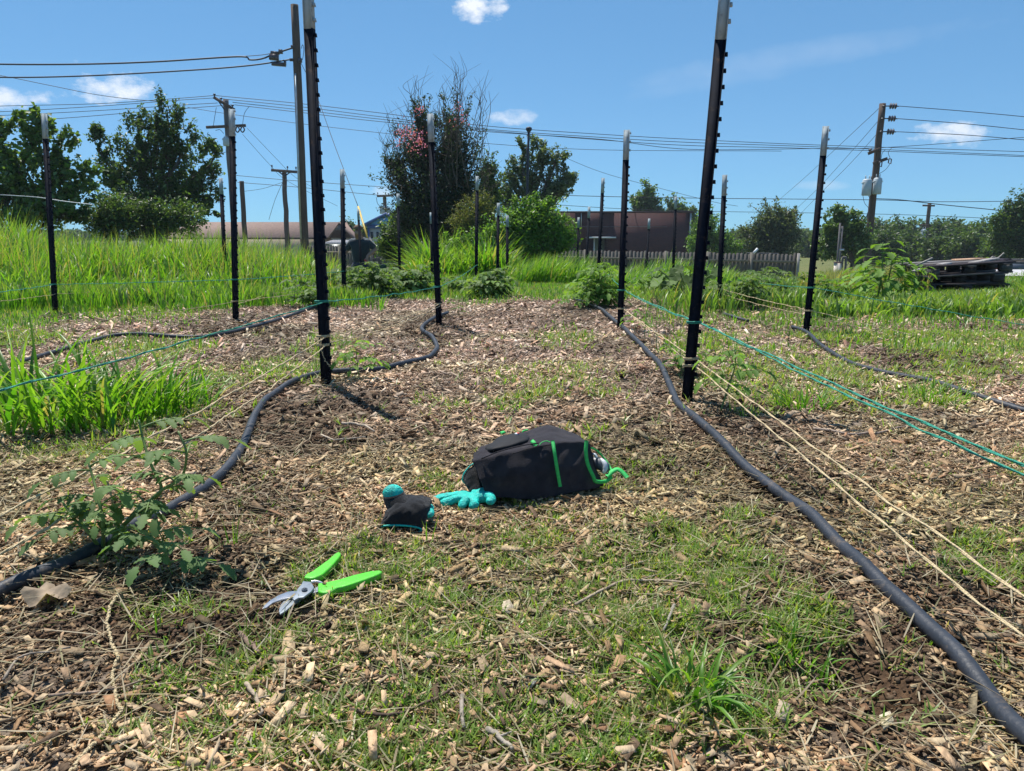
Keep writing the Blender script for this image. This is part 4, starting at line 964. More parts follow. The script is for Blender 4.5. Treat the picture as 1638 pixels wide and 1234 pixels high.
# ------------------------------------------------------------------ cloth helpers
def sub_mesh(V, Fc, levels, name, m, parent, noise=.0, nsc=.05, solid=0, smooth=True, crease=None):
    me = bpy.data.meshes.new(name); me.from_pydata([tuple(v) for v in V], [], Fc)
    bm = bmesh.new(); bm.from_mesh(me); bmesh.ops.recalc_face_normals(bm, faces=bm.faces); bm.to_mesh(me); bm.free()
    o = bpy.data.objects.new(name+'_tmp', me); COL.objects.link(o)
    if crease:
        at = me.attributes.new('crease_edge', 'FLOAT', 'EDGE')
        for i in range(len(me.edges)): at.data[i].value = crease
    if solid: s = o.modifiers.new('s', 'SOLIDIFY'); s.thickness = solid; s.offset = 0
    s = o.modifiers.new('u', 'SUBSURF'); s.levels = levels; s.render_levels = levels
    dg = bpy.context.evaluated_depsgraph_get(); me2 = bpy.data.meshes.new_from_object(o.evaluated_get(dg)); bpy.data.objects.remove(o)
    me2.name = name
    if noise:
        n = len(me2.vertices); co = np.zeros(n*3); me2.vertices.foreach_get('co', co); co = co.reshape(-1, 3)
        no = np.zeros(n*3); me2.vertices.foreach_get('normal', no); no = no.reshape(-1, 3)
        d = (vn(co[:, 0]+co[:, 2]*.7, co[:, 1]+co[:, 2]*.5, nsc, 91)-.5)+.5*(vn(co[:, 0]-co[:, 2], co[:, 1]*1.3, nsc*.45, 92)-.5)
        co += no*d[:, None]*noise; me2.vertices.foreach_set('co', co.ravel())
    me2.materials.clear(); me2.materials.append(m)
    me2.polygons.foreach_set('use_smooth', np.full(len(me2.polygons), smooth))
    if parent is not None: me2.transform(parent.matrix_basis.inverted())
    ob = bpy.data.objects.new(name, me2); COL.objects.link(ob)
    if parent is not None: ob.parent = parent
    return ob
def skin_obj(chains, name, m, parent, sub=2, smooth=True):
    """chains: list of [(point, radius or (rx,ry))...]; the first point of each chain may coincide with an existing joint"""
    bm = bmesh.new(); sk = bm.verts.layers.skin.verify(); seen = {}
    def V(p, r):
        k = (round(p[0], 5), round(p[1], 5), round(p[2], 5))
        if k in seen: return seen[k]
        v = bm.verts.new(p); v[sk].radius = (r, r) if np.isscalar(r) else r
        if not seen: v[sk].use_root = True
        seen[k] = v; return v
    for ch in chains:
        pv = None
        for p, r in ch:
            v = V(tuple(p), r)
            if pv is not None and pv != v and bm.edges.get((pv, v)) is None: bm.edges.new((pv, v))
            pv = v
    me = bpy.data.meshes.new(name); bm.to_mesh(me); bm.free()
    o = bpy.data.objects.new(name+'_tmp', me); COL.objects.link(o)
    o.modifiers.new('k', 'SKIN'); s = o.modifiers.new('u', 'SUBSURF'); s.levels = sub; s.render_levels = sub
    dg = bpy.context.evaluated_depsgraph_get(); me2 = bpy.data.meshes.new_from_object(o.evaluated_get(dg)); bpy.data.objects.remove(o)
    me2.name = name; me2.materials.clear(); me2.materials.append(m)
    me2.polygons.foreach_set('use_smooth', np.full(len(me2.polygons), smooth))
    if parent is not None: me2.transform(parent.matrix_basis.inverted())
    ob = bpy.data.objects.new(name, me2); COL.objects.link(ob)
    if parent is not None: ob.parent = parent
    return ob

# ------------------------------------------------------------------ black tool bag
def bag():
    # cross sections from the closed left end to the open right end: (front bottom, front top, back top, back bottom)
    g = G(870, 790); root = empty('tool_bag', (g.x, g.y, 0)); tag(root, 'black fabric tool bag with bright green binding lying on its side', 'bag')
    zl = .008
    def gp(a, b): v = G(a, b, zl); return v
    secs = []
    fb = [gp(772,806), gp(830,803), gp(895,795), gp(958,783), gp(968,780)]
    ft = [P(752,737,fb[0].y+.02), P(822,722,fb[1].y+.02), P(885,706,fb[2].y+.02), P(930,705,fb[3].y+.01), P(942,707,fb[4].y+.01)]
    bt = [P(768,714,fb[0].y+.17), P(815,694,fb[1].y+.22), P(878,679,fb[2].y+.26), P(925,697,fb[3].y+.17), P(944,712,fb[4].y+.12)]
    fb[0] = fb[0]+Vector((.012,0,.01))
    bb = [Vector((bt[i].x, bt[i].y+.01, zl)) for i in range(5)]
    V = []; Fc = []
    for i in range(5):
        fm = fb[i].lerp(ft[i], .55)+Vector((0,-.012,0)); bm_ = bt[i].lerp(bb[i], .5)+Vector((0,.012,0)); tm = ft[i].lerp(bt[i], .5)+Vector((0,0,.004))
        V += [fb[i], fm, ft[i], tm, bt[i], bm_, bb[i]]
    for i in range(4):
        for j in range(7):
            j2 = (j+1) % 7; Fc.append((i*7+j, i*7+j2, (i+1)*7+j2, (i+1)*7+j))
    Fc.append(tuple(range(7)))
    # open right end: inner lining ring set back
    k0 = len(V); cen = sum((V[28+j] for j in range(7)), Vector())/7
    for j in range(7): V.append(V[28+j].lerp(cen, .08)+Vector((-.002,0,0)))
    for j in range(7): V.append(V[28+j].lerp(cen, .22)+Vector((-.075,0,0)))
    for j in range(7):
        j2 = (j+1) % 7; Fc.append((28+j, 28+j2, k0+j2, k0+j)); Fc.append((k0+j, k0+j2, k0+7+j2, k0+7+j))
    Fc.append(tuple(k0+7+j for j in range(7)))
    sub_mesh(V, Fc, 4, 'body', M['bagblack'], root, noise=.011, nsc=.06, crease=.8)
    # green binding round the mouth
    ring = [V[28], V[29], V[30], V[31], V[32]+Vector((.014,0,-.006)), V[33]+Vector((.03,0,-.012)), V[34]+Vector((.03,0,.004))]
    def strap(nm, pts, w, th, m=M['trim'], nrm=None, k=8, closed=False, parent=root):
        p = smooth_path(pts, k); t = np.gradient(p, axis=0); t /= np.linalg.norm(t, axis=1)[:, None]
        n = np.array(nrm if nrm is not None else (0,-1,.3), float); n = np.tile(n, (len(p), 1)); s = np.cross(t, n); s /= np.linalg.norm(s, axis=1)[:, None]; n = np.cross(s, t)
        Vv = np.stack([p-s*w/2, p+s*w/2, p+s*w/2+n*th, p-s*w/2+n*th], 1).reshape(-1, 3); m_ = len(p)
        FF = [(i*4+j, i*4+(j+1) % 4, (i+1)*4+(j+1) % 4, (i+1)*4+j) for i in range(m_-1) for j in range(4)]+[(0,1,2,3),(4*m_-1,4*m_-2,4*m_-3,4*m_-4)]
        mb = MB(); mb.add(Vv, FF); return mb.build(nm, m, parent, smooth=False)
    fr = fb[3].y
    strap('edge_binding', [P(938,705,fr-.004), P(937,722,fr-.012), P(940,742,fr-.016), P(949,762,fr-.018), P(953,770,fr-.012), P(968,770,fr+.0), P(978,763,fr+.01)], .0085, .004, nrm=(0,-1,.1))
    strap('edge_binding', [P(944,716,fr+.03), P(955,722,fr+.05), P(967,735,fr+.05), P(975,748,fr+.03), P(979,757,fr+.01)], .004, .004, nrm=(.3,-1,.3))
    strap('flap_binding', [P(971,763,fr), P(980,755,fr+.01), P(988,752,fr+.015), P(996,757,fr+.01), P(1003,765,fr)], .011, .003, nrm=(0,-.5,1))
    strap('accent_stripe', [P(884,706,fb[2].y+.013), P(887,724,fb[2].y-.006), P(891,750,fb[2].y-.012), P(896,778,fb[2].y-.010)], .0078, .004, nrm=(0,-1,.2))
    strap('accent_stripe', [P(851,706,fb[2].y+.02), P(854,709,fb[2].y+.012), P(857,714,fb[2].y+.008)], .009, .003, nrm=(0,-1,.6))
    strap('pull_loop', [P(863,712,fb[2].y+.01), P(867,708,fb[2].y+.014), P(874,706,fb[2].y+.016), P(880,708,fb[2].y+.014)], .0022, .002, nrm=(0,-1,.4))
    strap('accent_stripe', [P(801,694,fb[1].y+.17), P(807,692,fb[1].y+.185)], .008, .003, nrm=(0,-.6,1))
    strap('pull_loop', [P(835,692,fb[1].y+.19), P(839,690,fb[1].y+.20), P(844,689,fb[1].y+.21)], .003, .003, nrm=(0,-.6,1))
    # rounded closing flap on top, with its snap
    c = [P(a, b, d) for a, b, d in [(772,716,fb[0].y+.10),(800,696,fb[0].y+.17),(835,690,fb[1].y+.18),(848,697,fb[1].y+.14),(845,703,fb[1].y+.09),(815,712,fb[1].y+.04),(785,717,fb[0].y+.04)]]
    cc = sum(c, Vector())/7+Vector((0,0,.010)); n = 7
    V2 = c+[cc]+[v-Vector((0,0,.012)) for v in c]+[cc-Vector((0,0,.014))]
    F2 = [(i, (i+1) % n, n) for i in range(n)]+[(8+(i+1) % n, 8+i, 8+n) for i in range(n)]+[(i, 8+i, 8+(i+1) % n, (i+1) % n) for i in range(n)]
    sub_mesh(V2, F2, 3, 'pocket_flap', M['bagin'], root, noise=.003, nsc=.03, crease=.3)
    s = P(827, 697, fb[1].y+.13); s.z += .004
    mb = MB(); mb.ell(s, (.0062,.0055,.003), 16, 8, col=(1,1,1)); sn = mb.build('snap_badge', M['toollight'], root, smooth=True)
    mb = MB(); mb.ell(s+Vector((.0022,0,.0012)), (.0038,.005,.0026), 12, 8); mb.build('snap_enamel', M['red'], root, smooth=True)
    # seams along the front
    for pts in ([(770,734,.01),(800,722,.012),(835,713,.014),(862,709,.016)], [(820,726,.004),(850,717,.006),(882,711,.01)]):
        mb = MB(); mb.tube(smooth_path([P(a, b, fb[1].y+d+.0) for a, b, d in pts], 6), .0016, 6); mb.build('seam', M['bagblack'], root, smooth=True)
    # pliers-like tool in the open mouth
    t = empty('hand_tool', tuple(P(958,745,fr+.04))); tag(t, 'grey and black tool handle showing in the open end of the bag', 'tool')
    mb = MB(); mb.tube(smooth_path([P(940,742,fr+.05), P(955,741,fr+.04), P(966,747,fr+.03), P(969,756,fr+.025)], 6), [.014]*4+[.015]*6+[.014]*4+[.012]*3+[.009]*2, 12); mb.build('handle', M['tool'], t, smooth=True)
    mb = MB(); mb.tube(smooth_path([P(961,734,fr+.030), P(967,742,fr+.018), P(968,751,fr+.012), P(965,758,fr+.010)], 5), [.003,.004,.005,.006,.006,.0062,.0062,.006,.006,.006,.0055,.005,.005,.004,.003,.002], 10); mb.build('handle_inlay', M['toollight'], t, smooth=True)
    mb = MB(); mb.tube(smooth_path([P(944,727,fr+.034), P(951,727,fr+.025), P(955,733,fr+.02)], 4), .0032, 8); mb.build('handle_inlay', M['toollight'], t, smooth=True)
bag()

# ------------------------------------------------------------------ gloves
def glove(label, wrist, palm, fingers, thumb, cuff, hem, r=.011):
    root = empty('glove', tuple(palm[-1])); tag(root, label, 'glove', 'pair of teal dipped garden gloves')
    w = r
    chains = [[(wrist, (w*2.2, w*1.0)), (palm[0], (w*2.5, w*1.1)), (palm[1], (w*2.5, w*1.15))]]
    for f in fingers: chains.append([(palm[1], w*1.5)]+[(p, w*(1.0-.05*i)) for i, p in enumerate(f)])
    chains.append([(palm[0], w*1.5)]+[(p, w*(1.0-.08*i)) for i, p in enumerate(thumb)])
    ho = skin_obj(chains, 'coated_hand', M['teal'], root, 3); me = ho.data; n = len(me.vertices); co = np.zeros(n*3); me.vertices.foreach_get('co', co); co = co.reshape(-1, 3)
    no = np.zeros(n*3); me.vertices.foreach_get('normal', no); no = no.reshape(-1, 3); zc = co[:, 2].min(); co[:, 2] = zc+(co[:, 2]-zc)*.78
    d = np.abs(vn(co[:, 0]*2+co[:, 2], co[:, 1]+co[:, 2], .016, 12)-.5)*-2+.8*(vn(co[:, 0]-co[:, 2], co[:, 1], .03, 13)); co += no*d[:, None]*.0022; me.vertices.foreach_set('co', co.ravel())
    return root
def cuff_mesh(root, rings, nm='cuff', m=None, solid=.003, noise=.004):
    n = len(rings[0]); V = [v for r_ in rings for v in r_]
    Fc = [(i*n+j, i*n+(j+1) % n, (i+1)*n+(j+1) % n, (i+1)*n+j) for i in range(len(rings)-1) for j in range(n)]
    return sub_mesh(V, Fc, 3, nm, m or M['knit'], root, noise=noise, nsc=.02, solid=solid)
def ringat(c, ax, sd, rx, rz, n=10, sq=1):
    ax = Vector(ax).normalized(); sd = (Vector(sd)-ax*Vector(sd).dot(ax)).normalized(); up = ax.cross(sd)
    return [Vector(c)+sd*rx*math.cos(2*PI*i/n)+up*rz*math.sin(2*PI*i/n) for i in range(n)]
def gloves():
    # glove beside the bag: cuff against the bag, fingers pointing left
    D = G(780,808).y
    wr = P(768,776,D+.03); p0 = P(768,791,D+.01); p1 = P(752,793,D+.005)
    f = [[P(733,795,D+.012), P(712,798,D+.010), P(692,805,D+.005)],
         [P(736,799,D-.01), P(719,804,D-.013), P(704,811,D-.018)],
         [P(745,806,D-.02), P(738,811,D-.035), P(745,816,D-.035)],
         [P(758,806,D-.03), P(756,812,D-.045), P(765,815,D-.04)]]
    th = [P(781,794,D-.015), P(788,800,D-.03), P(782,808,D-.045)]
    up = Vector((0,0,.008)); f = [[v+up for v in q_] for q_ in f]; th = [v+up for v in th]
    r = glove('teal fingered glove whose black cuff leans on the left end of the bag', wr, (p0, p1), f, th, None, None, .0135)
    ax = (P(752,765,D+.06)-wr)
    cuff_mesh(r, [ringat(p0.lerp(wr, .3), ax, (1,0,0), .022, .012), ringat(wr+Vector((-.002,0,0)), ax, (1,0,.1), .027, .014), ringat(P(762,766,D+.035), ax, (1,0,.2), .030, .017), ringat(P(756,757,D+.05), ax, (1,0,.5), .030, .019)])
    mb = MB(); rr = ringat(P(755.5,756,D+.05), ax, (1,0,.5), .031, .020, 24); mb.tube(rr+[rr[0]], .0018, 6); mb.build('hem', M['teal'], r, smooth=True)
    # glove farther left: cuff toward the camera, thumb up, fingers curled behind
    D = G(640,852).y
    wr = P(648,838,D+.02); p0 = P(650,812,D+.04); p1 = P(655,800,D+.075)
    f = [[P(640,795,D+.11), P(644,803,D+.13), P(650,808,D+.12)],
         [P(662,797,D+.11), P(672,802,D+.12), P(680,808,D+.10)],
         [P(675,803,D+.09), P(686,806,D+.08), P(690,813,D+.05)],
         [P(682,812,D+.05), P(689,816,D+.03), P(686,824,D+.015)]]
    th = [P(630,800,D+.04), P(627,790,D+.045), P(629,783,D+.05)]
    r = glove('glove farther left with a broad black knitted back and one teal fingertip raised', wr, (p0, p1), f, th, None, None, .0105)
    cuff_mesh(r, [ringat(P(662,801,D+.07), (0,1,.3), (1,0,.0), .040, .016), ringat(P(655,810,D+.035), (0,1,.5), (1,0,0), .043, .022), ringat(P(648,828,D+.012), (0,1,.6), (1,0,-.04), .046, .026), ringat(P(640,845,D+.0), (0,1,.5), (1,0,-.05), .046, .012)], noise=.007, solid=.004)
    mb = MB(); rr = [v for v in ringat(P(639,847,D-.001), (0,1,.5), (1,0,-.05), .046, .012, 24)]; mb.tube(rr+[rr[0]], .0022, 6); mb.build('hem', M['teal'], r, smooth=True)
    mb = MB(); mb.ell(P(629,790,D+.043), (.0225,.017,.020), 18, 12); mb.build('thumb_tip', M['teal'], r, smooth=True)
    mb = MB(); mb.tube(smooth_path([P(629.5,789.5,D+.043), P(632,798,D+.043), P(640,812,D+.035), P(648,822,D+.03)], 4), np.linspace(.0222, .028, 13), 14); mb.build('thumb_knit', M['knit'], r, smooth=True)
gloves()

# ------------------------------------------------------------------ utility poles
def upole(label, top, foot, D, r, m='pole', cat='utility pole', name='utility_pole'):
    t = P(top[0], top[1], D); f = P(foot[0], foot[1], D); gzv = g1(f.x, D)
    k = (t.z-gzv+.3)/(t.z-f.z) if t.z != f.z else 1
    b = t+(f-t)*k
    root = empty(name, (b.x, b.y, gzv)); tag(root, label, cat, 'utility poles in the background' if cat == 'utility pole' else None)
    mb = MB(); p = np.array([tuple(b.lerp(t, i/10)) for i in range(11)]); p[1:-1] += rg.normal(0, r*.08, (9, 3)); mb.tube(p, np.linspace(r*1.2, r, 11), 12)
    mb.build('pole_shaft', M[m], root, smooth=True); return root, b, t
def arm(root, a, b, D, th=.1, ins=(), m='pole', dD=0, up=.13):
    p, q = P(a[0], a[1], D-.2), P(b[0], b[1], D-.2+dD); mb = MB(); d = (q-p); R = Vector((1,0,0)).rotation_difference(d.normalized()).to_matrix()
    mb.box((p+q)/2, (d.length, th, th*1.2), R=R); o = mb.build('crossarm', M[m], root)
    for t in ins:
        c = p.lerp(q, t); mb = MB(); mb.tube([c+Vector((0,0,th*.5)), c+Vector((0,0,th*.5+up*.5)), c+Vector((0,0,th*.5+up*.6)), c+Vector((0,0,th*.5+up))], [.02,.03,.07,.05], 8)
        i = mb.build('insulator', M['porc'], root, smooth=True)
def can(root, px, py, D, h, r, dx=0, m='can'):
    c = P(px, py, D-.35); mb = MB(); mb.tube([c-Vector((0,0,h/2)), c-Vector((0,0,h/2-.03)), c+Vector((0,0,h/2-.05)), c+Vector((0,0,h/2))], [r*.9, r, r, r*.75], 16)
    for s in (-1, 1): mb.tube([c+Vector((s*r*.4, 0, h/2)), c+Vector((s*r*.45, 0, h/2+h*.22))], [r*.16, r*.1], 7)
    mb.box(c+Vector((0,0,h*.28)), (r*2.1, r*1.2, .05)); mb.build('transformer', M[m], root, smooth=False)
def string(root, pts, D, r=.012, nm='jumper_wire', dD=0):
    mb = MB(); mb.tube(smooth_path([P(a, b, D) for a, b in pts], 6), r, 5); mb.build(nm, M['wire'], root, smooth=True)
# big bare pole at left
rp, b, t = upole('thick brown utility pole with a pale conduit, left of the nearest left post', (471,8), (487,382), 33, .155)
mb = MB(); mb.tube([P(472.5,118,32.8), P(481.5,382,32.8)], .035, 8); mb.build('conduit', M['galv'], rp, smooth=True)
string(rp, [(482,78),(484,72),(486,80),(484,95),(480,98)], 32.8, .012)
mb = MB(); mb.box(P(468,75,32.8), (.12,.1,.1)); mb.box(P(466,96,32.8), (.12,.1,.1)); mb.box(P(480,97,32.8), (.14,.12,.16)); mb.build('bracket', M['porc'], rp)
# double crossarm pole
D = 38
rp, b, t = upole('utility pole with a slanted upper crossarm and a grey transformer at left', (361,160), (376,385), D, .13, 'polegrey')
arm(rp, (342,156), (375,176), D, .11, (.04,.36,.92)); arm(rp, (330,204), (393,201), D, .10, ())
string(rp, [(350,163),(359,176)], D-.2, .03, 'brace')
can(rp, 361.5, 227, D, .38, .14)
for a in (379,387): 
    mb = MB(); mb.tube(smooth_path([P(a,203,D-.3),P(a-2,208,D-.3),P(a+1,212,D-.3),P(a+4,208,D-.3),P(a+2,203,D-.3)],4), .03, 6); mb.build('fuse_cutout', M['porc'], rp, smooth=True)
string(rp, [(356,237),(356,243),(352,246),(362,243),(361,240)], D-.3); string(rp, [(358,214),(352,208),(345,209)], D-.3); string(rp, [(346,172),(343,190),(341,204)], D-.3); string(rp, [(399,170),(391,182),(388,200)], D-.3)
# stub and far poles
upole('short plain pole stub right of the double crossarm pole', (386.5,290), (392,385), 42, .12)
rp, b, t = upole('small dark utility pole with one long crossarm between the stub and the thick pole', (454.5,272), (459.5,388), 60, .17)
arm(rp, (434,272.5), (475,275.5), 60, .16, (.03,.64,.97), up=.3)
string(rp, [(446,275),(455,282)], 59.8, .05, 'brace'); string(rp, [(464,276),(456,282)], 59.8, .05, 'brace')
rp, b, t = upole('tiny far utility pole with transformer above the blue gable', (615,312), (619,385), 90, .2)
arm(rp, (603,314), (629,313), 90, .2, (.05,.9), up=.3); can(rp, 611.5, 336, 90, .9, .3); can(rp, 621.5, 337, 90, .7, .22)
string(rp, [(602,316),(604,326),(610,332)], 89.6, .03)
# lamp pole
rp, b, t = upole('slim black lamp pole with a round flat head in front of the airy tree', (846,206), (841,392), 19, .028, 'wire', 'lamp pole', 'lamp_pole')
c = P(846,206,19); mb = MB(); mb.tube([c+Vector((0,0,-.08)), c+Vector((0,0,-.03)), c+Vector((0,0,.013)), c+Vector((0,0,.04))], [.035,.07,.075,.03], 16); mb.build('lamp_head', M['wire'], rp, smooth=True)
# right transformer pole
D = 40
rp, b, t = upole('leaning utility pole with three line insulators and grey transformers at right', (1412,166), (1387,415), D, .155)
for y in (170,190,211):
    x0 = 1412-(y-166)*.1; mb = MB(); mb.tube([P(x0,y,D-.2), P(x0+12,y,D-.2)], .03, 6)
    for k in range(3): mb.tube([P(x0+12+k*4,y,D-.2), P(x0+13+k*4,y,D-.2), P(x0+15+k*4,y,D-.2)], [.04,.15,.05], 10)
    mb.tube([P(x0+23,y,D-.2), P(x0+26,y+.5,D-.2)], .03, 6); mb.build('insulator_string', M['porc'], rp, smooth=True)
arm(rp, (1389,246), (1408,238), D, .12, (.08,.2)); arm(rp, (1397,262), (1419,254), D, .12, ())
for a, c_ in ((1424,258),(1409,263)):
    mb = MB(); mb.tube([P(a-2,c_-4,D-.3),P(a+2,c_-3,D-.3),P(a+1,c_+4,D-.3),P(a-3,c_+3,D-.3),P(a-2,c_-4,D-.3)], .03, 6); mb.build('fuse_cutout', M['porc'], rp, smooth=True)
string(rp, [(1427,236),(1421,244),(1424,254)], D-.3); string(rp, [(1424,262),(1416,272),(1403,280)], D-.3); string(rp, [(1416,240),(1411,246),(1409,258)], D-.3)
can(rp, 1386.5, 300, D, .8, .22); can(rp, 1395, 300, D+.5, .75, .2); can(rp, 1403.5, 298, D, .8, .20)
string(rp, [(1380,311),(1383,325),(1390,335),(1388,350)], D-.3); string(rp, [(1388,312),(1393,322),(1389,340),(1386,352)], D-.3)
string(rp, [(1388,344),(1378,356),(1370,362)], D-.3, .02); string(rp, [(1389,338),(1383,356),(1378,366)], D-.3, .02)
rp, b, t = upole('thin far pole with two small crossarms above the tall leafy weeds', (1487,325), (1478,416), 80, .17)
arm(rp, (1476,329), (1495,329.5), 80, .14, ()); arm(rp, (1470,360), (1490,361), 80, .12, ()); can(rp, 1477.5, 374, 80, .9, .25)
upole('short leaning far pole behind the right end of the pallets', (1560,379), (1554,418), 60, .12)
# ------------------------------------------------------------------ overhead lines
def line(label, pts, D, r, D2=None, name='overhead_line', cat='overhead line', m='wire'):
    n = len(pts); q = [P(a, b, D+((D2 or D)-D)*i/(n-1)) for i, (a, b) in enumerate(pts)]
    mb = MB(); mb.tube(smooth_path(q, 10), r, 6); o = mb.build(name, M[m], smooth=True, origin=tuple(q[0])); tag(o, label, cat, 'wires strung between the poles'); return o
line('upper thick cable from the top left to the thick brown pole', [(-120,99),(0,103),(130,103),(250,99),(380,91),(400,96),(420,94),(440,86),(468,77)], 33, .034)
line('thin messenger wire above the upper thick cable by the pole', [(380,91),(420,88),(450,82),(468,76)], 33, .014)
line('lower thick cable from the left edge to the thick brown pole', [(-120,119),(0,124),(130,122),(300,113),(400,105),(468,95)], 33, .030)
o = None
def boxy(label, name, parts, cat):
    mb = MB()
    for c, s in parts: mb.box(c, s, R=Matrix.Rotation(.08, 3, 'Y'), taper=.94)
    o = mb.build(name, M['porc'], origin=tuple(parts[0][0])); tag(o, label, cat)
boxy('dark splice case hanging on the upper thick cable', 'splice_case', [(P(438.5,92,33), (.36,.2,.22)), (P(440,85,33), (.34,.16,.10)), (P(449,83,33), (.15,.15,.15))], 'cable splice')
boxy('long dark splice case slung under the lower thick cable', 'splice_case', [(P(446,103,33), (.56,.16,.14)), (P(456,101,33), (.06,.2,.16))], 'cable splice')
line('dark thin wire crossing from the upper left down behind the tall tree', [(-60,113),(0,121),(80,137),(150,151),(210,159),(262,163)], 42, .016)
R4 = [(1638,243),(1638,249),(1638,252),(1638,246)]
def four(i, l, a, b_, c_):
    line(l, [(-120,a+3),(0,a),(120,a-5),(240,a-11)]+[b_], 38, .014)
four(0, 'topmost of the four wires left of the double crossarm pole', 171, 0, 0) if False else None
line('topmost of four wires running left from the slanted crossarm', [(-120,174),(0,170),(160,166),(280,158),(343,153)], 38, .014)
line('second of four wires running left from the slanted crossarm', [(-120,180),(0,179),(160,170),(280,161),(342,157)], 38, .014)
line('third of four wires running left from the slanted crossarm', [(-120,187),(0,185),(160,177),(280,169),(348,165)], 38, .014)
line('lowest of four wires running left from the slanted crossarm', [(-120,200),(0,196),(120,188),(240,178),(372,168)], 38, .014)
line('highest of the long wires crossing the sky from the slanted crossarm to the right edge', [(343,153),(480,166),(600,180),(780,202),(960,215),(1100,223),(1300,232),(1638,243)], 38, .015, 41)
line('second long wire crossing the whole sky to the right edge', [(351,158),(480,171),(600,186),(780,207),(960,220),(1100,228),(1300,235),(1638,249)], 38, .015, 41)
line('third long wire crossing the whole sky to the right edge', [(372,164),(480,176),(600,190),(780,209),(960,224),(1100,233),(1300,238),(1638,251)], 38, .015, 41)
line('fourth long wire that dips and rises again toward the right edge', [(375,168),(480,180),(600,194),(780,211),(960,223),(1100,239),(1300,238),(1420,236),(1638,220)], 38.3, .015, 41)
line('thin wire dipping from left of the crossarm pole to behind the airy tree', [(300,172),(362,182),(480,198),(620,214),(780,230),(960,240),(1250,242)], 39, .012)
line('upper of the low wire pair starting at the double crossarm pole', [(378,281),(480,290),(640,301),(720,305)], 45, .016)
line('lower of the low wire pair starting at the double crossarm pole', [(380,292),(480,300),(600,312),(640,313)], 45, .016)
line('straight wire from the airy tree to the transformers and on to the right edge', [(760,302),(884,312),(1100,317),(1392,320),(1500,323),(1638,322)], 40, .017)
line('low wire from the airy tree past the round tree to the right edge', [(860,326),(990,334),(1110,338),(1300,341),(1450,344),(1638,352)], 42, .014)
line('sagging service wire from the transformers toward the tall edge tree', [(1396,318),(1440,320),(1500,327),(1590,336),(1640,342)], 40, .022)
line('top of three wires running right from the leaning pole', [(1438,170),(1540,178),(1638,187),(1720,196)], 40, .017)
line('middle of three wires running right from the leaning pole', [(1435,190),(1540,198),(1638,208),(1720,217)], 40, .017)
line('bottom of three wires running right from the leaning pole', [(1434,211),(1540,216),(1638,224),(1720,231)], 40, .017)
line('upper of three wires falling left from the leaning pole', [(1410,170),(1350,226),(1290,282),(1237,328)], 40, .013, 75)
line('middle of three wires falling left from the leaning pole', [(1408,190),(1360,245),(1310,300),(1270,338)], 40, .013, 75)
line('lower of three wires falling left from the leaning pole', [(1405,212),(1360,262),(1310,312),(1278,345)], 40, .013, 75)
line('fine wire descending from behind the airy tree to the brick building', [(880,242),(960,275),(1050,300),(1140,323),(1180,330)], 55, .014)
line('fine service wire fanning right from the crossarm pole to the far pole', [(395,205),(440,252),(470,282),(500,300)], 45, .010)
line('second fine service wire fanning right from the crossarm pole', [(388,215),(430,262),(460,290),(540,330)], 45, .010)
line('short fine wire slanting left from the small far pole', [(452,292),(420,302),(385,307)], 60, .016)
line('short fine wire slanting steeply down from the small far pole', [(452,292),(440,320),(430,352)], 60, .016)
line('pale fine wire across the left shrub', [(0,312),(60,316),(100,322),(150,328)], 13.5, .008, m='galv')
# guy wire with yellow guard
line('guy wire slanting from the thick brown pole to the yellow guard', [(480,98),(505,150),(538,240),(573,331)], 33, .012, 27, cat='guy wire', name='guy_wire')
mb = MB(); mb.tube([P(573,331,27), P(593,398,25.5)], .035, 8); o = mb.build('guy_guard', M['yellow'], smooth=True, origin=tuple(P(593,398,25.5))); tag(o, 'yellow guy wire guard slanting above the shoulder of the gardener', 'guy guard')

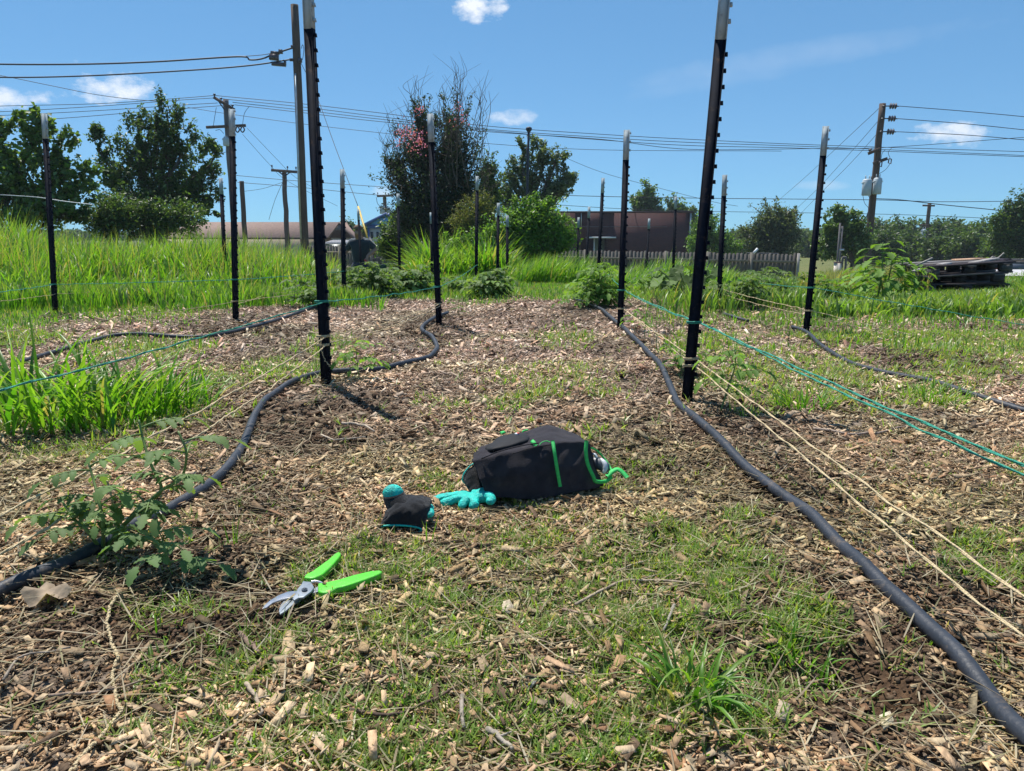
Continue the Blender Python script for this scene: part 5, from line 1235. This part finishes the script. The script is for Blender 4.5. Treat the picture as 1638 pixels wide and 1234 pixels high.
# ------------------------------------------------------------------ buildings
def ranch():
    D = 60; z0 = g1(-17, D); root = empty('brown_roof_house', (P(430,380,D).x, D, z0)); tag(root, 'low house with a long brown shingle roof behind the left grass field', 'house')
    xa, xb = P(240,380,D).x, P(528,380,D).x; ze = P(0,380,D).z; zr = P(0,355,D+3).z
    mb = MB(); mb.box(((xa+xb)/2, D+4, (z0+ze)/2-.2), (xb-xa-.8, 7, ze-z0+.35)); mb.build('wall', M['cream'], root)
    mb = MB(); y0, y1 = D, D+8; r = D+4
    V = [(xa,y0,ze),(xb+.3,y0,ze),(xb+.3,y1,ze),(xa,y1,ze),(xa+2,r,zr),(xb+.5,r,zr),(xa,y0,ze-.15),(xb+.3,y0,ze-.15),(xb+.3,y1,ze-.15),(xa,y1,ze-.15)]
    mb.add(V, [(0,1,5,4),(2,3,4,5),(3,0,4),(1,2,5),(0,6,7,1),(1,7,8,2),(2,8,9,3),(3,9,6,0),(9,8,7,6)]); mb.build('roof', M['roof'], root)
    # gable wing facing us
    gx0, gx1, ga = P(527,381,D-2).x, P(562,381,D-2).x, P(543,358,D-2); zb = P(0,381,D-2).z
    mb = MB(); mb.add([(gx0,D-2,zb),(gx1,D-2,zb),(ga.x,D-2,ga.z),(gx0,D+.2,zb),(gx1,D+.2,zb),(ga.x,D+.2,ga.z)], [(0,1,2),(3,5,4),(0,3,4,1)]); g_ = mb.build('gable', M['darkwood'], root)
    mb = MB(); mb.prism([(gx0-.1,D-2.1,zb-.06),(ga.x,D-2.1,ga.z+.02),(gx1+.1,D-2.1,zb-.06),(gx1+.1,D-2.1,zb+.03),(ga.x,D-2.1,ga.z+.11),(gx0-.1,D-2.1,zb+.03)], (0,2.4,0)); mb.build('gable_roof', M['roof'], root)
    mb = MB(); mb.prism([(ga.x-.45,D-2.06,ga.z-.48),(ga.x+.45,D-2.06,ga.z-.48),(ga.x,D-2.06,ga.z-.06)], (0,.05,0)); mb.build('gable_vent', M['polegrey'], root)
    mb = MB(); mb.box(((gx0+gx1)/2, D-1.4, (z0+zb)/2), (gx1-gx0-.2, .9, zb-z0)); mb.build('wing_wall', M['cream'], root)
    mb = MB(); mb.box(((xa+xb)/2, y0-.04, ze-.08), (xb-xa, .08, .14)); mb.build('fascia', M['darkwood'], root)
ranch()
def shed():
    D = 42; a, b = P(518,391,D), P(553,391,D); z0 = g1(a.x, D); root = empty('metal_shed', ((a.x+b.x)/2, D+1, z0)); tag(root, 'low white ribbed metal roof peeping over the picket fence', 'shed')
    zt = P(0,386.5,D+2).z; mb = MB()
    mb.box(((a.x+b.x)/2, D+1.2, (z0+a.z)/2), (b.x-a.x-.1, 2, a.z-z0)); mb.build('wall', M['galv'], root)
    mb = MB(); mb.prism([(a.x-.1,D,a.z),(b.x+.1,D,a.z),(b.x+.1,D+2.4,zt),(a.x-.1,D+2.4,zt)], (0,0,.05))
    n = 9
    for i in range(n): x = a.x+(b.x-a.x)*i/(n-1); mb.prism([(x-.03,D-.01,a.z+.051),(x+.03,D-.01,a.z+.051),(x+.03,D+2.4,zt+.051),(x-.03,D+2.4,zt+.051)], (0,0,.03))
    mb.build('roof', M['concrete'], root)
shed()
def bluehouse():
    D = 55; L_, R_ = P(589,372,D), P(648,372,D); z0 = g1(L_.x, D); A = P(618,345,D); root = empty('blue_gabled_house', ((L_.x+R_.x)/2, D, z0)); tag(root, 'cream house with a bright blue gable and two narrow dark windows', 'house')
    zb = P(0,366,D).z; zg = P(0,360,D).z
    mb = MB(); mb.box(((L_.x+R_.x)/2, D+4, (z0+zb)/2), (R_.x-L_.x, 8, zb-z0)); mb.build('wall', M['cream'], root)
    mb = MB(); mb.prism([(L_.x,D-.02,zg),(R_.x,D-.02,zg),(A.x,D-.02,A.z)], (0,8,0)); mb.build('gable', M['blue'], root)
    mb = MB(); mb.box(((L_.x+R_.x)/2, D-.06, (zb+zg)/2), (R_.x-L_.x+.1, .12, zg-zb)); mb.build('fascia', M['blued'], root)
    mb = MB()
    mb.prism([(L_.x-.25,D-.3,zg-.1),(A.x,D-.3,A.z),(R_.x+.25,D-.3,zg-.1),(R_.x+.25,D-.3,zg+.08),(A.x,D-.3,A.z+.2),(L_.x-.25,D-.3,zg+.08)], (0,8.6,0)); mb.build('roof', M['blued'], root)
    for px in (595,604):
        c = P(px,376.5,D); mb = MB(); mb.box((c.x, D-.02, c.z), (.16, .06, .46)); w = mb.build('window', M['glass'], root)
        mb = MB(); mb.box((c.x, D-.03, c.z-.26), (.24,.1,.05)); mb.build('window_sill', M['white'], root)
    mb = MB(); mb.box((L_.x+.04, D-.05, (z0+zb)/2), (.09,.09,zb-z0)); mb.build('corner_board', M['blued'], root)
    mb = MB(); a = P(600,383,D); mb.box(((L_.x+R_.x)/2, D-.03, P(0,387,D).z), (R_.x-L_.x-.2,.04,.06)); mb.build('trim_band', M['white'], root)
bluehouse()
def brownhouse():
    D = 66; a, b = P(628,362,D), P(664,362,D); z0 = g1(a.x, D); zt = P(0,338,D+3).z; root = empty('brown_roof_house', (a.x, D, z0)); tag(root, 'plain tan brown roof seen between the blue gable and the flowering tree', 'house')
    mb = MB(); mb.box(((a.x+b.x)/2, D+3, (z0+a.z)/2), (b.x-a.x-.4, 5.4, a.z-z0)); mb.build('wall', M['cream'], root)
    mb = MB(); mb.add([(a.x,D,a.z),(b.x,D,a.z),(b.x,D+6,a.z),(a.x,D+6,a.z),(a.x+.7,D+3,zt),(b.x-1.1,D+3,zt)], [(0,1,5,4),(2,3,4,5),(3,0,4),(1,2,5),(3,2,1,0)]); mb.build('roof', M['roof'], root)
brownhouse()
def brickb():
    D = 55; a, b = P(880,400,D), P(1104,400,D); z0 = g1(b.x, D)-.2; zt = P(0,341,D).z; root = empty('brick_building', ((a.x+b.x)/2, D, z0)); tag(root, 'flat roofed dark red brick building with a pale green door', 'building')
    d0, d1 = P(963,0,D).x, P(981,0,D).x; e0 = P(935,0,D).x; zd = P(0,381,D).z
    mb = MB()
    mb.box(((a.x+e0)/2, D+4, (z0+zt)/2), (e0-a.x, 8, zt-z0)); mb.box(((d1+b.x)/2, D+4, (z0+zt)/2), (b.x-d1, 8, zt-z0)); mb.box(((e0+d1)/2, D+4, (zd+zt)/2), (d1-e0, 7.99, zt-zd)); mb.box(((e0+d1)/2, D+5, (z0+zd)/2), (d1-e0, 6, zd-z0))
    mb.build('wall', M['brick'], root)
    mb = MB(); mb.box(((a.x+b.x)/2, D+4, zt+.06), (b.x-a.x+.2, 8.3, .12)); mb.build('roof_trim', M['darkwood'], root)
    mb = MB(); mb.box(((d0+d1)/2, D+1.9, (z0+zd)/2), (d1-d0-.02, .12, zd-z0)); dr = mb.build('door', M['doorg'], root)
    mb = MB(); mb.box(((d0+d1)/2+.25, D+1.82, (z0+zd)/2-.1), (.05,.05,.12)); mb.build('door_handle', M['galv'], dr)
    mb = MB(); x0, x1 = P(944,0,D).x, P(993,0,D).x; mb.box(((x0+x1)/2, D-.3, zd+.03), (x1-x0, .7, .10)); mb.build('door_canopy', M['white'], root)
    mb = MB(); mb.box((P(958,0,D).x, D-.02, (z0+zd)/2), (.07,.08,zd-z0)); mb.build('door_frame', M['white'], root)
    mb = MB(); mb.tube([(b.x-.08,D-.06,z0),(b.x-.08,D-.06,zt)], .06, 8); mb.build('downspout', M['galv'], root, smooth=True)
    mb = MB(); x = P(935.5,0,D).x; mb.tube([(x,D-.05,P(0,362,D).z),(x,D-.05,zt+.1)], .035, 6); mb.build('vent_pipe', M['galv'], root, smooth=True)
    for u, v in ((905,983),(985,1080)):
        x0, x1 = P(u,0,D).x, P(v,0,D).x; mb = MB(); mb.box(((x0+x1)/2, D-.02, P(0,363,D).z), (x1-x0,.05,.035)); mb.build('conduit', M['polegrey'], root)
brickb()
# ------------------------------------------------------------------ picket fence
def fence():
    A, B = P(494,393,38), P(1275,407,31); n = 150; root = empty('picket_fence', ((A.x+B.x)/2, (A.y+B.y)/2, g1(0, 34))); tag(root, 'long weathered grey dog eared picket fence behind the tall grass', 'fence')
    pk = MB(); d = (B-A); L = math.hypot(d.x, d.y); n = int(L/.155); ux = Vector((d.x, d.y, 0)).normalized(); nn = Vector((ux.y, -ux.x, 0))
    for i in range(n):
        t = (i+.5)/n; c = A.lerp(B, t); zt = c.z+random.gauss(0, .012); zb = max(float(macro(c.x, c.y))+.03, c.z-1.75); w = .0765
        o = Vector((c.x, c.y, 0))+nn*random.uniform(0, .008)
        pts = [o-ux*w+Vector((0,0,zb)), o+ux*w+Vector((0,0,zb)), o+ux*w+Vector((0,0,zt-.07)), o+ux*w*.45+Vector((0,0,zt)), o-ux*w*.45+Vector((0,0,zt)), o-ux*w+Vector((0,0,zt-.07))]
        pk.prism(pts, -nn*.018, np.array((.11,.10,.092))*random.uniform(.75, 1.15))
    pk.build('pickets', M['fence'], root)
    for h in (.3, 1.0):
        rl = MB(); a = A-Vector((0,0,h))+nn*.04; b = B-Vector((0,0,h))+nn*.04; R = Vector((1,0,0)).rotation_difference((b-a).normalized()).to_matrix()
        rl.box((a+b)/2, ((b-a).length, .04, .09), R=R, col=(.24,.2,.15)); rl.build('rail', M['fence'], root)
    for i in range(14):
        c = A.lerp(B, i/13); p_ = MB(); g_ = float(macro(c.x, c.y)); p_.box(Vector((c.x, c.y, (c.z+g_)/2+.01))+nn*.09+(ux*.06 if i == 13 else Vector()), (.085,.085,c.z-g_+.06), col=(.30,.28,.26) if i == 13 else (.2,.18,.15)); p_.build('fence_post', M['fence'], root)
    # roof frame glimpsed behind the fence end
    r2 = empty('scrap_frame', tuple(P(1235,412,36))); tag(r2, 'thin grey frame and board sticking up behind the right end of the picket fence', 'scrap frame')
    mb = MB(); mb.tube([P(1195,408,34), P(1195,405,34), P(1245,406,34), P(1245,409,34)], .03, 6); mb.build('frame', M['polegrey'], r2); mb = MB(); mb.tube([P(1205,406,34), P(1212,398,34)], .06, 6); mb.build('board', M['white'], r2)
fence()
# ------------------------------------------------------------------ pallets
PW = 1.0; PD = .72; PH = .125
def pallet(label, c, rot, cols, W=PW, Dp=PD, broken=False, name='pallet'):
    root = empty(name, c, rot); tag(root, label, 'pallet', 'weathered pallets in a leaning stack')
    Mw = root.matrix_basis
    def bx(nm, cc, sz):
        mb = MB(); col = np.array(cols[random.randrange(len(cols))])*random.uniform(.7, 1.3); mb.box(cc, sz, R=Matrix.Rotation(random.gauss(0, .012), 3, 'Z'), col=col)
        V = np.array(mb.V[0]); V = (np.array(Mw.to_3x3())@V.T).T+np.array(Mw.translation); mb.V[0] = V; mb.build(nm, M['pallet'], root)
    for y in (-1, 0, 1):
        for x in (-1, 0, 1): bx('block', (x*(W/2-.07), y*(Dp/2-.06), .062), (.11,.10,.075))
        bx('bottom_board', (0, y*(Dp/2-.06), .012), (W, .10, .018))
    for x in (-1, 0, 1): bx('stringer_board', (x*(W/2-.07), 0, .108), (.10, Dp, .016))
    n = 8
    for i in range(n):
        if broken and i in (2, 5): continue
        bx('deck_board', (random.gauss(0, .012), -Dp/2+.06+(Dp-.12)*i/(n-1), .126), (W*random.uniform(.96, 1.02), .095, .018))
DK = [(.055,.045,.045),(.08,.07,.07),(.04,.032,.035),(.14,.13,.13)]
LK = [(.25,.24,.24),(.16,.15,.155),(.09,.08,.08)]
def E(x, y, z): return (Matrix.Rotation(math.radians(z), 3, 'Z') @ Matrix.Rotation(math.radians(y), 3, 'Y') @ Matrix.Rotation(math.radians(x), 3, 'X'))
Dp_ = 9.3; pc = P(1528,466,Dp_); gzp = g1(pc.x, Dp_)
x_ = lambda px: P(px, 460, Dp_).x
pallet('bottom pallet of the leaning stack, half sunk in the weeds', (x_(1518), Dp_, gzp-.045), E(0,0,3), DK)
pallet('middle pallet of the stack, dark with gaps showing the road', (x_(1514), Dp_+.02, gzp+.075), E(0,-1.2,-4), DK)
pallet('upper broken pallet of the stack, tipped with its left end lower', (x_(1520), Dp_-.02, gzp+.19), E(1,-3.2,3), DK+LK, broken=True)
def plank(label, a, b, w, th, D, col, name='loose_plank', dd=0):
    p, q = P(a[0], a[1], D), P(b[0], b[1], D+dd); d = q-p; mb = MB(); R = Vector((1,0,0)).rotation_difference(d.normalized()).to_matrix(); mb.box((p+q)/2, (d.length, w, th), R=R, col=col)
    o = mb.build(name, M['pallet'], origin=tuple(p)); tag(o, label, 'plank', 'loose boards on the pallet stack')
plank('pale orange brown rotten board lying on top of the pallets', (1530,417), (1573,415), .22, .03, 9.5, (.42,.27,.18))
plank('dark board overhanging the right end of the pallet pile', (1540,424), (1606,417), .3, .05, 9.7, (.05,.04,.05))
plank('second dark board below the overhanging one', (1545,428), (1600,424), .35, .06, 9.6, (.045,.04,.05))
plank('light grey board slanting up the left of the pile', (1462,434), (1518,421), .12, .02, 9.1, (.34,.32,.31))
plank('split dark board jutting left out of the middle of the pile', (1452,440), (1500,446), .09, .02, 8.95, (.10,.09,.09))
plank('short light board on the right top of the pile', (1555,421), (1592,414), .10, .02, 9.1, (.30,.28,.27), dd=.25)
plank('thin stick poking up left over the pallets', (1464,426), (1492,413), .02, .02, 9.1, (.3,.28,.25))
mb = MB(); mb.tube(smooth_path([P(1583,417,9.4), P(1588,411,9.4), P(1596,413,9.4), P(1606,405,9.4)], 5), .009, 6, (.35,.32,.28)); o = mb.build('dead_branch', M['twig'], smooth=True, origin=tuple(P(1583,417,9.4))); tag(o, 'curved dead branch on the right top of the pallets', 'branch')
# ------------------------------------------------------------------ trailer and wall far right
def trailer():
    D = 24; a, b = P(1588,436,D), P(1622,436,D); zg = g1(a.x, D); root = empty('utility_trailer', ((a.x+b.x)/2, D, zg)); tag(root, 'low dark cart with red wheel hubs parked beyond the road', 'cart')
    zt = P(0,424,D).z; mb = MB(); mb.box(((a.x+b.x)/2, D, zt-.08), (b.x-a.x, 1, .22), taper=.95); mb.build('bed', M['tool'], root)
    for px in (1601,1617):
        c = P(px,433,D-.5); w = MB(); w.tube([c, c+Vector((0,.1,0))], .085, 16); ww = w.build('wheel', M['tyre'], root, smooth=False); w = MB(); w.tube([c+Vector((0,-.01,0)), c+Vector((0,.03,0))], .05, 12); w.build('hub', M['red'], ww)
    mb = MB(); p = P(1590,430,D-.5); mb.box(p, (.22,.1,.1), taper=.8); mb.build('fender', M['red'], root)
    mb = MB(); mb.tube([P(1614,424,D-.4), P(1613,419,D-.4), P(1619,430,D-.4)], .02, 6); mb.build('handle', M['red'], root)
trailer()
def lowwall():
    D = 30; a, b = P(1560,424,D), P(1720,424,D); z0 = g1(a.x, D); root = MB(); zt = P(0,417,D).z
    root.box(((a.x+b.x)/2, D, (zt+z0)/2), (b.x-a.x, .25, zt-z0)); root.box(((a.x+b.x)/2, D, zt+.03), (b.x-a.x+.1, .35, .06))
    o = root.build('low_wall', M['polegrey'], origin=(a.x, D, z0)); tag(o, 'low dark wall behind the cart at the right edge', 'wall')
lowwall()
def risers():
    D = 20; c = P(1346,430,D); z = g1(c.x, D); root = empty('utility_riser', (c.x, D, z)); tag(root, 'pair of grey steel riser pipes standing before the layered tree', 'riser pipes')
    for px, yt in ((1344,357),(1347.5,362)):
        a = P(px, yt, D); mb = MB(); mb.tube([(a.x,D,z-.1), (a.x,D,a.z)], .024, 8); mb.build('pipe', M['polegrey'], root, smooth=True)
    mb = MB(); mb.box(P(1346,400,D), (.12,.05,.05)); mb.build('clamp', M['galv'], root)
    c = P(1340,424,D-.5); z = g1(c.x, D-.5); root = empty('utility_pedestal', (c.x, D-.5, z)); tag(root, 'small tan utility pedestal at the foot of the riser pipes', 'pedestal')
    zt = P(0,421,D-.5).z; mb = MB(); mb.box((c.x, D-.5, (z+zt)/2), (.14,.14,zt-z), taper=.96); mb.build('housing', M['cream'], root); mb = MB(); mb.box((c.x, D-.5, zt+.015), (.17,.17,.03), taper=.8); mb.build('lid', M['darkwood'], root)
    c = P(1350,417,D+.3); z = g1(c.x, D+.3); mb = MB(); mb.tube(smooth_path([Vector((c.x-.04,D+.3,z-.05)), Vector((c.x-.04,D+.3,c.z)), Vector((c.x,D+.3,c.z+.06)), Vector((c.x+.05,D+.3,c.z)), Vector((c.x+.05,D+.3,z-.05))], 6), .03, 8); o = mb.build('bent_pipe', M['polegrey'], smooth=True, origin=(c.x, D+.3, z)); tag(o, 'bent grey standpipe beside the tan pedestal', 'pipe')
risers()
# ------------------------------------------------------------------ the gardener
def person():
    D = 16.4; f = P(575,400,D); gx = f.x; S = D/F*1.02
    z = g1(gx, D); root = empty('person', (gx, D, z)); tag(root, 'person in navy t-shirt, jeans and brown cap standing in the weeds by the fence', 'person')
    def q(px, py, dy=0): 
        v = P(px, py, D); return Vector((v.x, D+dy, v.z))
    neck = q(576,379,-.08); chest = q(577,388,-.03); ch2 = q(577,400,.0); waist = q(577,414,.03); hip = q(577,421,.05)
    hipz = hip.z; kneeL = Vector((gx-.13, D-.04, (hipz+z)/2)); kneeR = Vector((gx+.14, D-.04, (hipz+z)/2))
    head = q(575,372,-.14); crown = q(575,365.5,-.13); chin = q(574.5,377,-.19)
    shL = q(563,388.5,-.04); elL = q(552.5,402,.02); wrL = q(552,414,-.16); shR = q(590.5,388.5,-.04); elR = q(600.5,399,.02); wrR = q(591,409.5,-.22)
    body = [[(hip, (.13,.10)), (waist, (.13,.10)), (ch2, (.14,.10)), (chest, (.11,.09)), (neck, (.06,.065)), (head, (.082,.095)), (crown, (.075,.088))],
            [(head, (.082,.095)), (chin, (.048,.045))],
            [(chest, (.11,.09)), (shL, .055), (elL, .05), (wrL, .034)], [(chest, (.11,.09)), (shR, .055), (elR, .05), (wrR, .034)],
            [(hip, (.13,.10)), (kneeL+Vector((0,.02,.22)), .075), (kneeL, .06), (Vector((gx-.14, D+.06, z+.08)), .045), (Vector((gx-.15, D-.08, z+.04)), .045)],
            [(hip, (.13,.10)), (kneeR+Vector((0,.02,.22)), .075), (kneeR, .06), (Vector((gx+.15, D+.06, z+.08)), .045), (Vector((gx+.16, D-.08, z+.04)), .045)]]
    for wr, s in ((wrL, 1), (wrR, -1)):
        h = wr+Vector((s*.01*0, -.05, -.05)); body.append([(wr, .034), (h, (.038,.022))])
        for k in range(4):
            o_ = Vector((s*(.022-.015*k), 0, 0)); ln = (.032,.036,.034,.028)[k]
            body.append([(h, (.038,.022)), (h+o_+Vector((0,-.03,-.03)), .010), (h+o_+Vector((0,-.03,-.03-ln)), .009), (h+o_+Vector((0,-.008,-.045-ln)), .008)])
        body.append([(h, (.038,.022)), (h+Vector((s*.040,-.02,-.01)), .011), (h+Vector((s*.045,-.04,-.035)), .009)])
    bo = skin_obj(body, 'body', M['skin'], root, 2)
    g = .022
    skin_obj([[(hip+Vector((0,0,-.03)), (.185,.14)), (waist, (.19,.14)), (ch2, (.225,.15)), (chest, (.185,.135)), (chest.lerp(neck, .6), (.13,.10)), (chest.lerp(neck, .9), (.085,.08))],
              [(chest, (.185,.135)), (shL, .090), (shL.lerp(elL, .88), .078)], [(chest, (.185,.135)), (shR, .090), (shR.lerp(elR, .88), .078)]], 'shirt', M['shirt'], root, 2)
    skin_obj([[(hip+Vector((0,0,.10)), (.178,.135)), (hip, (.185,.14)), (kneeL+Vector((0,.02,.22)), .11), (kneeL, .088), (Vector((gx-.14, D+.06, z+.10)), .075)],
              [(hip, (.185,.14)), (kneeR+Vector((0,.02,.22)), .11), (kneeR, .088), (Vector((gx+.15, D+.06, z+.10)), .075)]], 'jeans', M['jeans'], root, 2)
    cap = MB(); c = head.lerp(crown, .9); nu, nv = 20, 8; V = []
    for j in range(nv+1):
        ph = j/nv*PI*.52
        for i in range(nu): a = 2*PI*i/nu; V.append(c+Vector((.098*math.sin(ph)*math.cos(a), .115*math.sin(ph)*math.sin(a)-.02*math.cos(ph), .092*math.cos(ph)-.01)))
    cap.add([tuple(v) for v in V], [(j*nu+i, (j+1)*nu+i, (j+1)*nu+(i+1) % nu, j*nu+(i+1) % nu) for j in range(nv) for i in range(nu)]); co = cap.build('cap', M['capb'], root, smooth=True)
    br = MB(); V = []
    for k in (0, 1):
        for i in range(13):
            a = -PI*.86+PI*.72*i/12; V.append(c+Vector((.092*math.cos(a), .10*math.sin(a)-(.09 if k else 0)*abs(math.sin(a)), -.012-(.035 if k else 0))))
    V += [v-Vector((0,0,.006)) for v in V]
    br.add([tuple(v) for v in V], [(i, i+1, 14+i, 13+i) for i in range(12)]+[(26+i+1, 26+i, 39+i, 40+i) for i in range(12)]+[(13+i, 14+i, 40+i, 39+i) for i in range(12)]+[(i+1, i, 26+i, 27+i) for i in range(12)]); br.build('brim', M['capl'], co, smooth=True)
    # face
    fc = MB(); fc.ell(head+Vector((0,-.098,-.012)), (.014,.02,.02), 8, 6)
    for s in (-1, 1): fc.ell(head+Vector((s*.088,.0,-.01)), (.012,.022,.03), 8, 6)
    fc.build('nose_and_ears', M['skin'], bo, smooth=True)
    ey = MB()
    for s in (-1, 1): ey.ell(head+Vector((s*.03,-.088,.008)), (.011,.008,.007), 8, 6)
    ey.ell(head+Vector((0,-.092,-.05)), (.024,.008,.006), 8, 6); ey.build('eyes_and_mouth', M['tyre'], bo, smooth=True)
    hh = MB()
    for s in (-1, 1): hh.ell(head+Vector((s*.070,.035,.005)), (.022,.06,.05), 10, 8)
    hh.ell(head+Vector((0,.07,0)), (.07,.035,.06), 12, 8); hh.build('hair', M['bark'], bo, smooth=True)
    hd = wrR+Vector((0,-.10,-.10)); mb = MB(); mb.tube([hd+Vector((-.05,0,.03)), hd+Vector((-.01,0,-.01)), hd+Vector((.02,.0,-.06))], [.014,.022,.018], 10)
    o = mb.build('red_tool_handle', M['red'], smooth=True, origin=tuple(hd)); tag(o, 'small red object held in the hand of the gardener', 'tool')
person()
# dark bucket in the plants by the gardener
def bucket():
    g = P(605,432,12.5); z = g1(g.x, 12.5); root = empty('garden_bucket', (g.x, 12.5, z)); tag(root, 'dark teal bucket half hidden in the tomato plants beside the gardener', 'bucket')
    zt = P(0,424,12.5).z; mb = MB(); mb.tube([(g.x,12.5,z), (g.x,12.5,zt-.02), (g.x,12.5,zt)], [.10,.135,.145], 18, cap=False); mb.add([(g.x+.1*math.cos(a*PI/9), 12.5+.1*math.sin(a*PI/9), z+.002) for a in range(18)], [tuple(range(18))]); mb.build('pail', mat('dark_teal_plastic', (.01,.06,.07), rough=.6), root, smooth=True)
    mb = MB(); mb.tube([(g.x+.145*math.cos(a*PI/12), 12.5-.02, zt+.11*math.sin(a*PI/12)) for a in range(13)], .004, 5); mb.build('bail', M['wire'], root, smooth=True)
bucket()

# ------------------------------------------------------------------ sky, sun, camera
SUN = Vector((-.35, .54, 1.42)).normalized()
elev = math.asin(SUN.z); az = math.atan2(SUN.x, SUN.y)
sd = bpy.data.lights.new('sun', 'SUN'); sd.energy = 5.0; sd.angle = math.radians(.55); sd.color = (1, .955, .88)
so = bpy.data.objects.new('sun', sd); COL.objects.link(so); so.rotation_euler = SUN.to_track_quat('Z', 'Y').to_euler()
w = bpy.data.worlds.new('World'); scene.world = w; w.use_nodes = True; nt = w.node_tree; nt.nodes.clear(); N = nt.nodes; L = nt.links
out = N.new('ShaderNodeOutputWorld'); bg = N.new('ShaderNodeBackground'); bg.inputs['Strength'].default_value = SKYS = .10
sky = N.new('ShaderNodeTexSky'); sky.sky_type = 'NISHITA'; sky.sun_disc = False; sky.sun_elevation = elev; sky.sun_rotation = az
sky.air_density = .7; sky.dust_density = 0.0; sky.ozone_density = 1.5; sky.altitude = 0
def vm(op, a, b=None):
    n = N.new('ShaderNodeVectorMath'); n.operation = op
    for i, v in enumerate((a, b)):
        if v is None: continue
        if isinstance(v, tuple): n.inputs[i].default_value = v
        else: L.new(v, n.inputs[i])
    return n
def mt(op, a, b=None, c=None):
    n = N.new('ShaderNodeMath'); n.operation = op
    for i, v in enumerate((a, b, c)):
        if v is None: continue
        if isinstance(v, (int, float)): n.inputs[i].default_value = v
        else: L.new(v, n.inputs[i])
    return n.outputs[0]
tc = N.new('ShaderNodeTexCoord'); nrm = vm('NORMALIZE', tc.outputs['Generated']).outputs[0]
nz = N.new('ShaderNodeTexNoise'); nz.inputs['Scale'].default_value = 26; nz.inputs['Detail'].default_value = 8; nz.inputs['Roughness'].default_value = .62
sq = vm('MULTIPLY', nrm, (1, 1, 1.7)).outputs[0]; L.new(sq, nz.inputs['Vector'])
acc = None
for (px, py, rx, ry, k) in [(765,8,42,24,1.0),(182,138,50,22,.95),(28,156,52,15,.85),(812,187,38,13,.6),(1515,218,56,20,.85),(612,306,22,9,.55),(1250,95,260,22,.13),(1310,297,44,9,.3),(860,300,40,10,.2),(1150,128,160,16,.09),(120,98,8,5,.4)]:
    d = (P(px, py, 1000)-Vector((0,0,CH))).normalized(); r_ = Vector((1,0,0)); r_ = (r_-d*r_.dot(d)).normalized(); u_ = r_.cross(d)
    if px in (1250, 1150): r_, u_ = (r_+u_*.17).normalized(), (u_-r_*.17).normalized()
    a = mt('MULTIPLY', vm('DOT_PRODUCT', nrm, tuple(r_)).outputs['Value'], F/rx*.93); a0 = d.dot(r_)
    b = mt('MULTIPLY', vm('DOT_PRODUCT', nrm, tuple(u_)).outputs['Value'], F/ry*.93)
    q = mt('ADD', mt('MULTIPLY', a, a), mt('MULTIPLY', b, b))
    fr = mt('GREATER_THAN', vm('DOT_PRODUCT', nrm, tuple(d)).outputs['Value'], .5)
    nn = mt('MULTIPLY', mt('SUBTRACT', nz.outputs['Fac'], .5), 4.2 if k > .3 else 1.2)
    m_ = mt('SUBTRACT', mt('ADD', .75, nn), q); n_ = N.new('ShaderNodeClamp'); L.new(m_, n_.inputs[0])
    m_ = mt('MULTIPLY', mt('MULTIPLY', n_.outputs[0], fr), k)
    acc = m_ if acc is None else mt('MAXIMUM', acc, m_)
s1 = vm('SCALE', sky.outputs[0]); s1.inputs['Scale'].default_value = .1
gm_ = N.new('ShaderNodeGamma'); gm_.inputs['Gamma'].default_value = .55; L.new(s1.outputs[0], gm_.inputs['Color'])
EXPO = .45; kk = 10/2**EXPO
hs = vm('MULTIPLY', gm_.outputs[0], (.375*kk, .735*kk, 1.04*kk))
mix = N.new('ShaderNodeMix'); mix.data_type = 'RGBA'; L.new(acc, mix.inputs['Factor']); L.new(hs.outputs[0], mix.inputs['A']); mix.inputs['B'].default_value = (7.0, 7.4, 8.0, 1)
L.new(mix.outputs['Result'], bg.inputs['Color']); L.new(bg.outputs[0], out.inputs[0])
cd = bpy.data.cameras.new('camera'); cam = bpy.data.objects.new('camera', cd); COL.objects.link(cam)
cd.sensor_width = 36; cd.lens = F/1638*36; cd.clip_start = .02; cd.clip_end = 3000
cam.location = (0, 0, CH); cam.rotation_euler = (PI/2-TH, 0, 0); scene.camera = cam
scene.view_settings.view_transform = 'Standard'; scene.view_settings.look = 'None'; scene.view_settings.gamma = 1; scene.view_settings.exposure = EXPO
scene.render.resolution_x = 1024; scene.render.resolution_y = 771
# ------------------------------------------------------------------ air
def haze():
    mb = MB(); mb.box((0, 110, 12), (330, 260, 34)); m = bpy.data.materials.new('haze_air'); nt = _nt(m)
    o_ = nt.nodes.new('ShaderNodeOutputMaterial'); v = nt.nodes.new('ShaderNodeVolumePrincipled'); v.inputs['Density'].default_value = .0005; v.inputs['Color'].default_value = (.78,.88,1,1); v.inputs['Anisotropy'].default_value = .2
    nt.links.new(v.outputs[0], o_.inputs['Volume']); o = mb.build('haze', m); tag(o, 'thin pale air between the garden and the far trees', 'haze', kind='stuff')
haze()
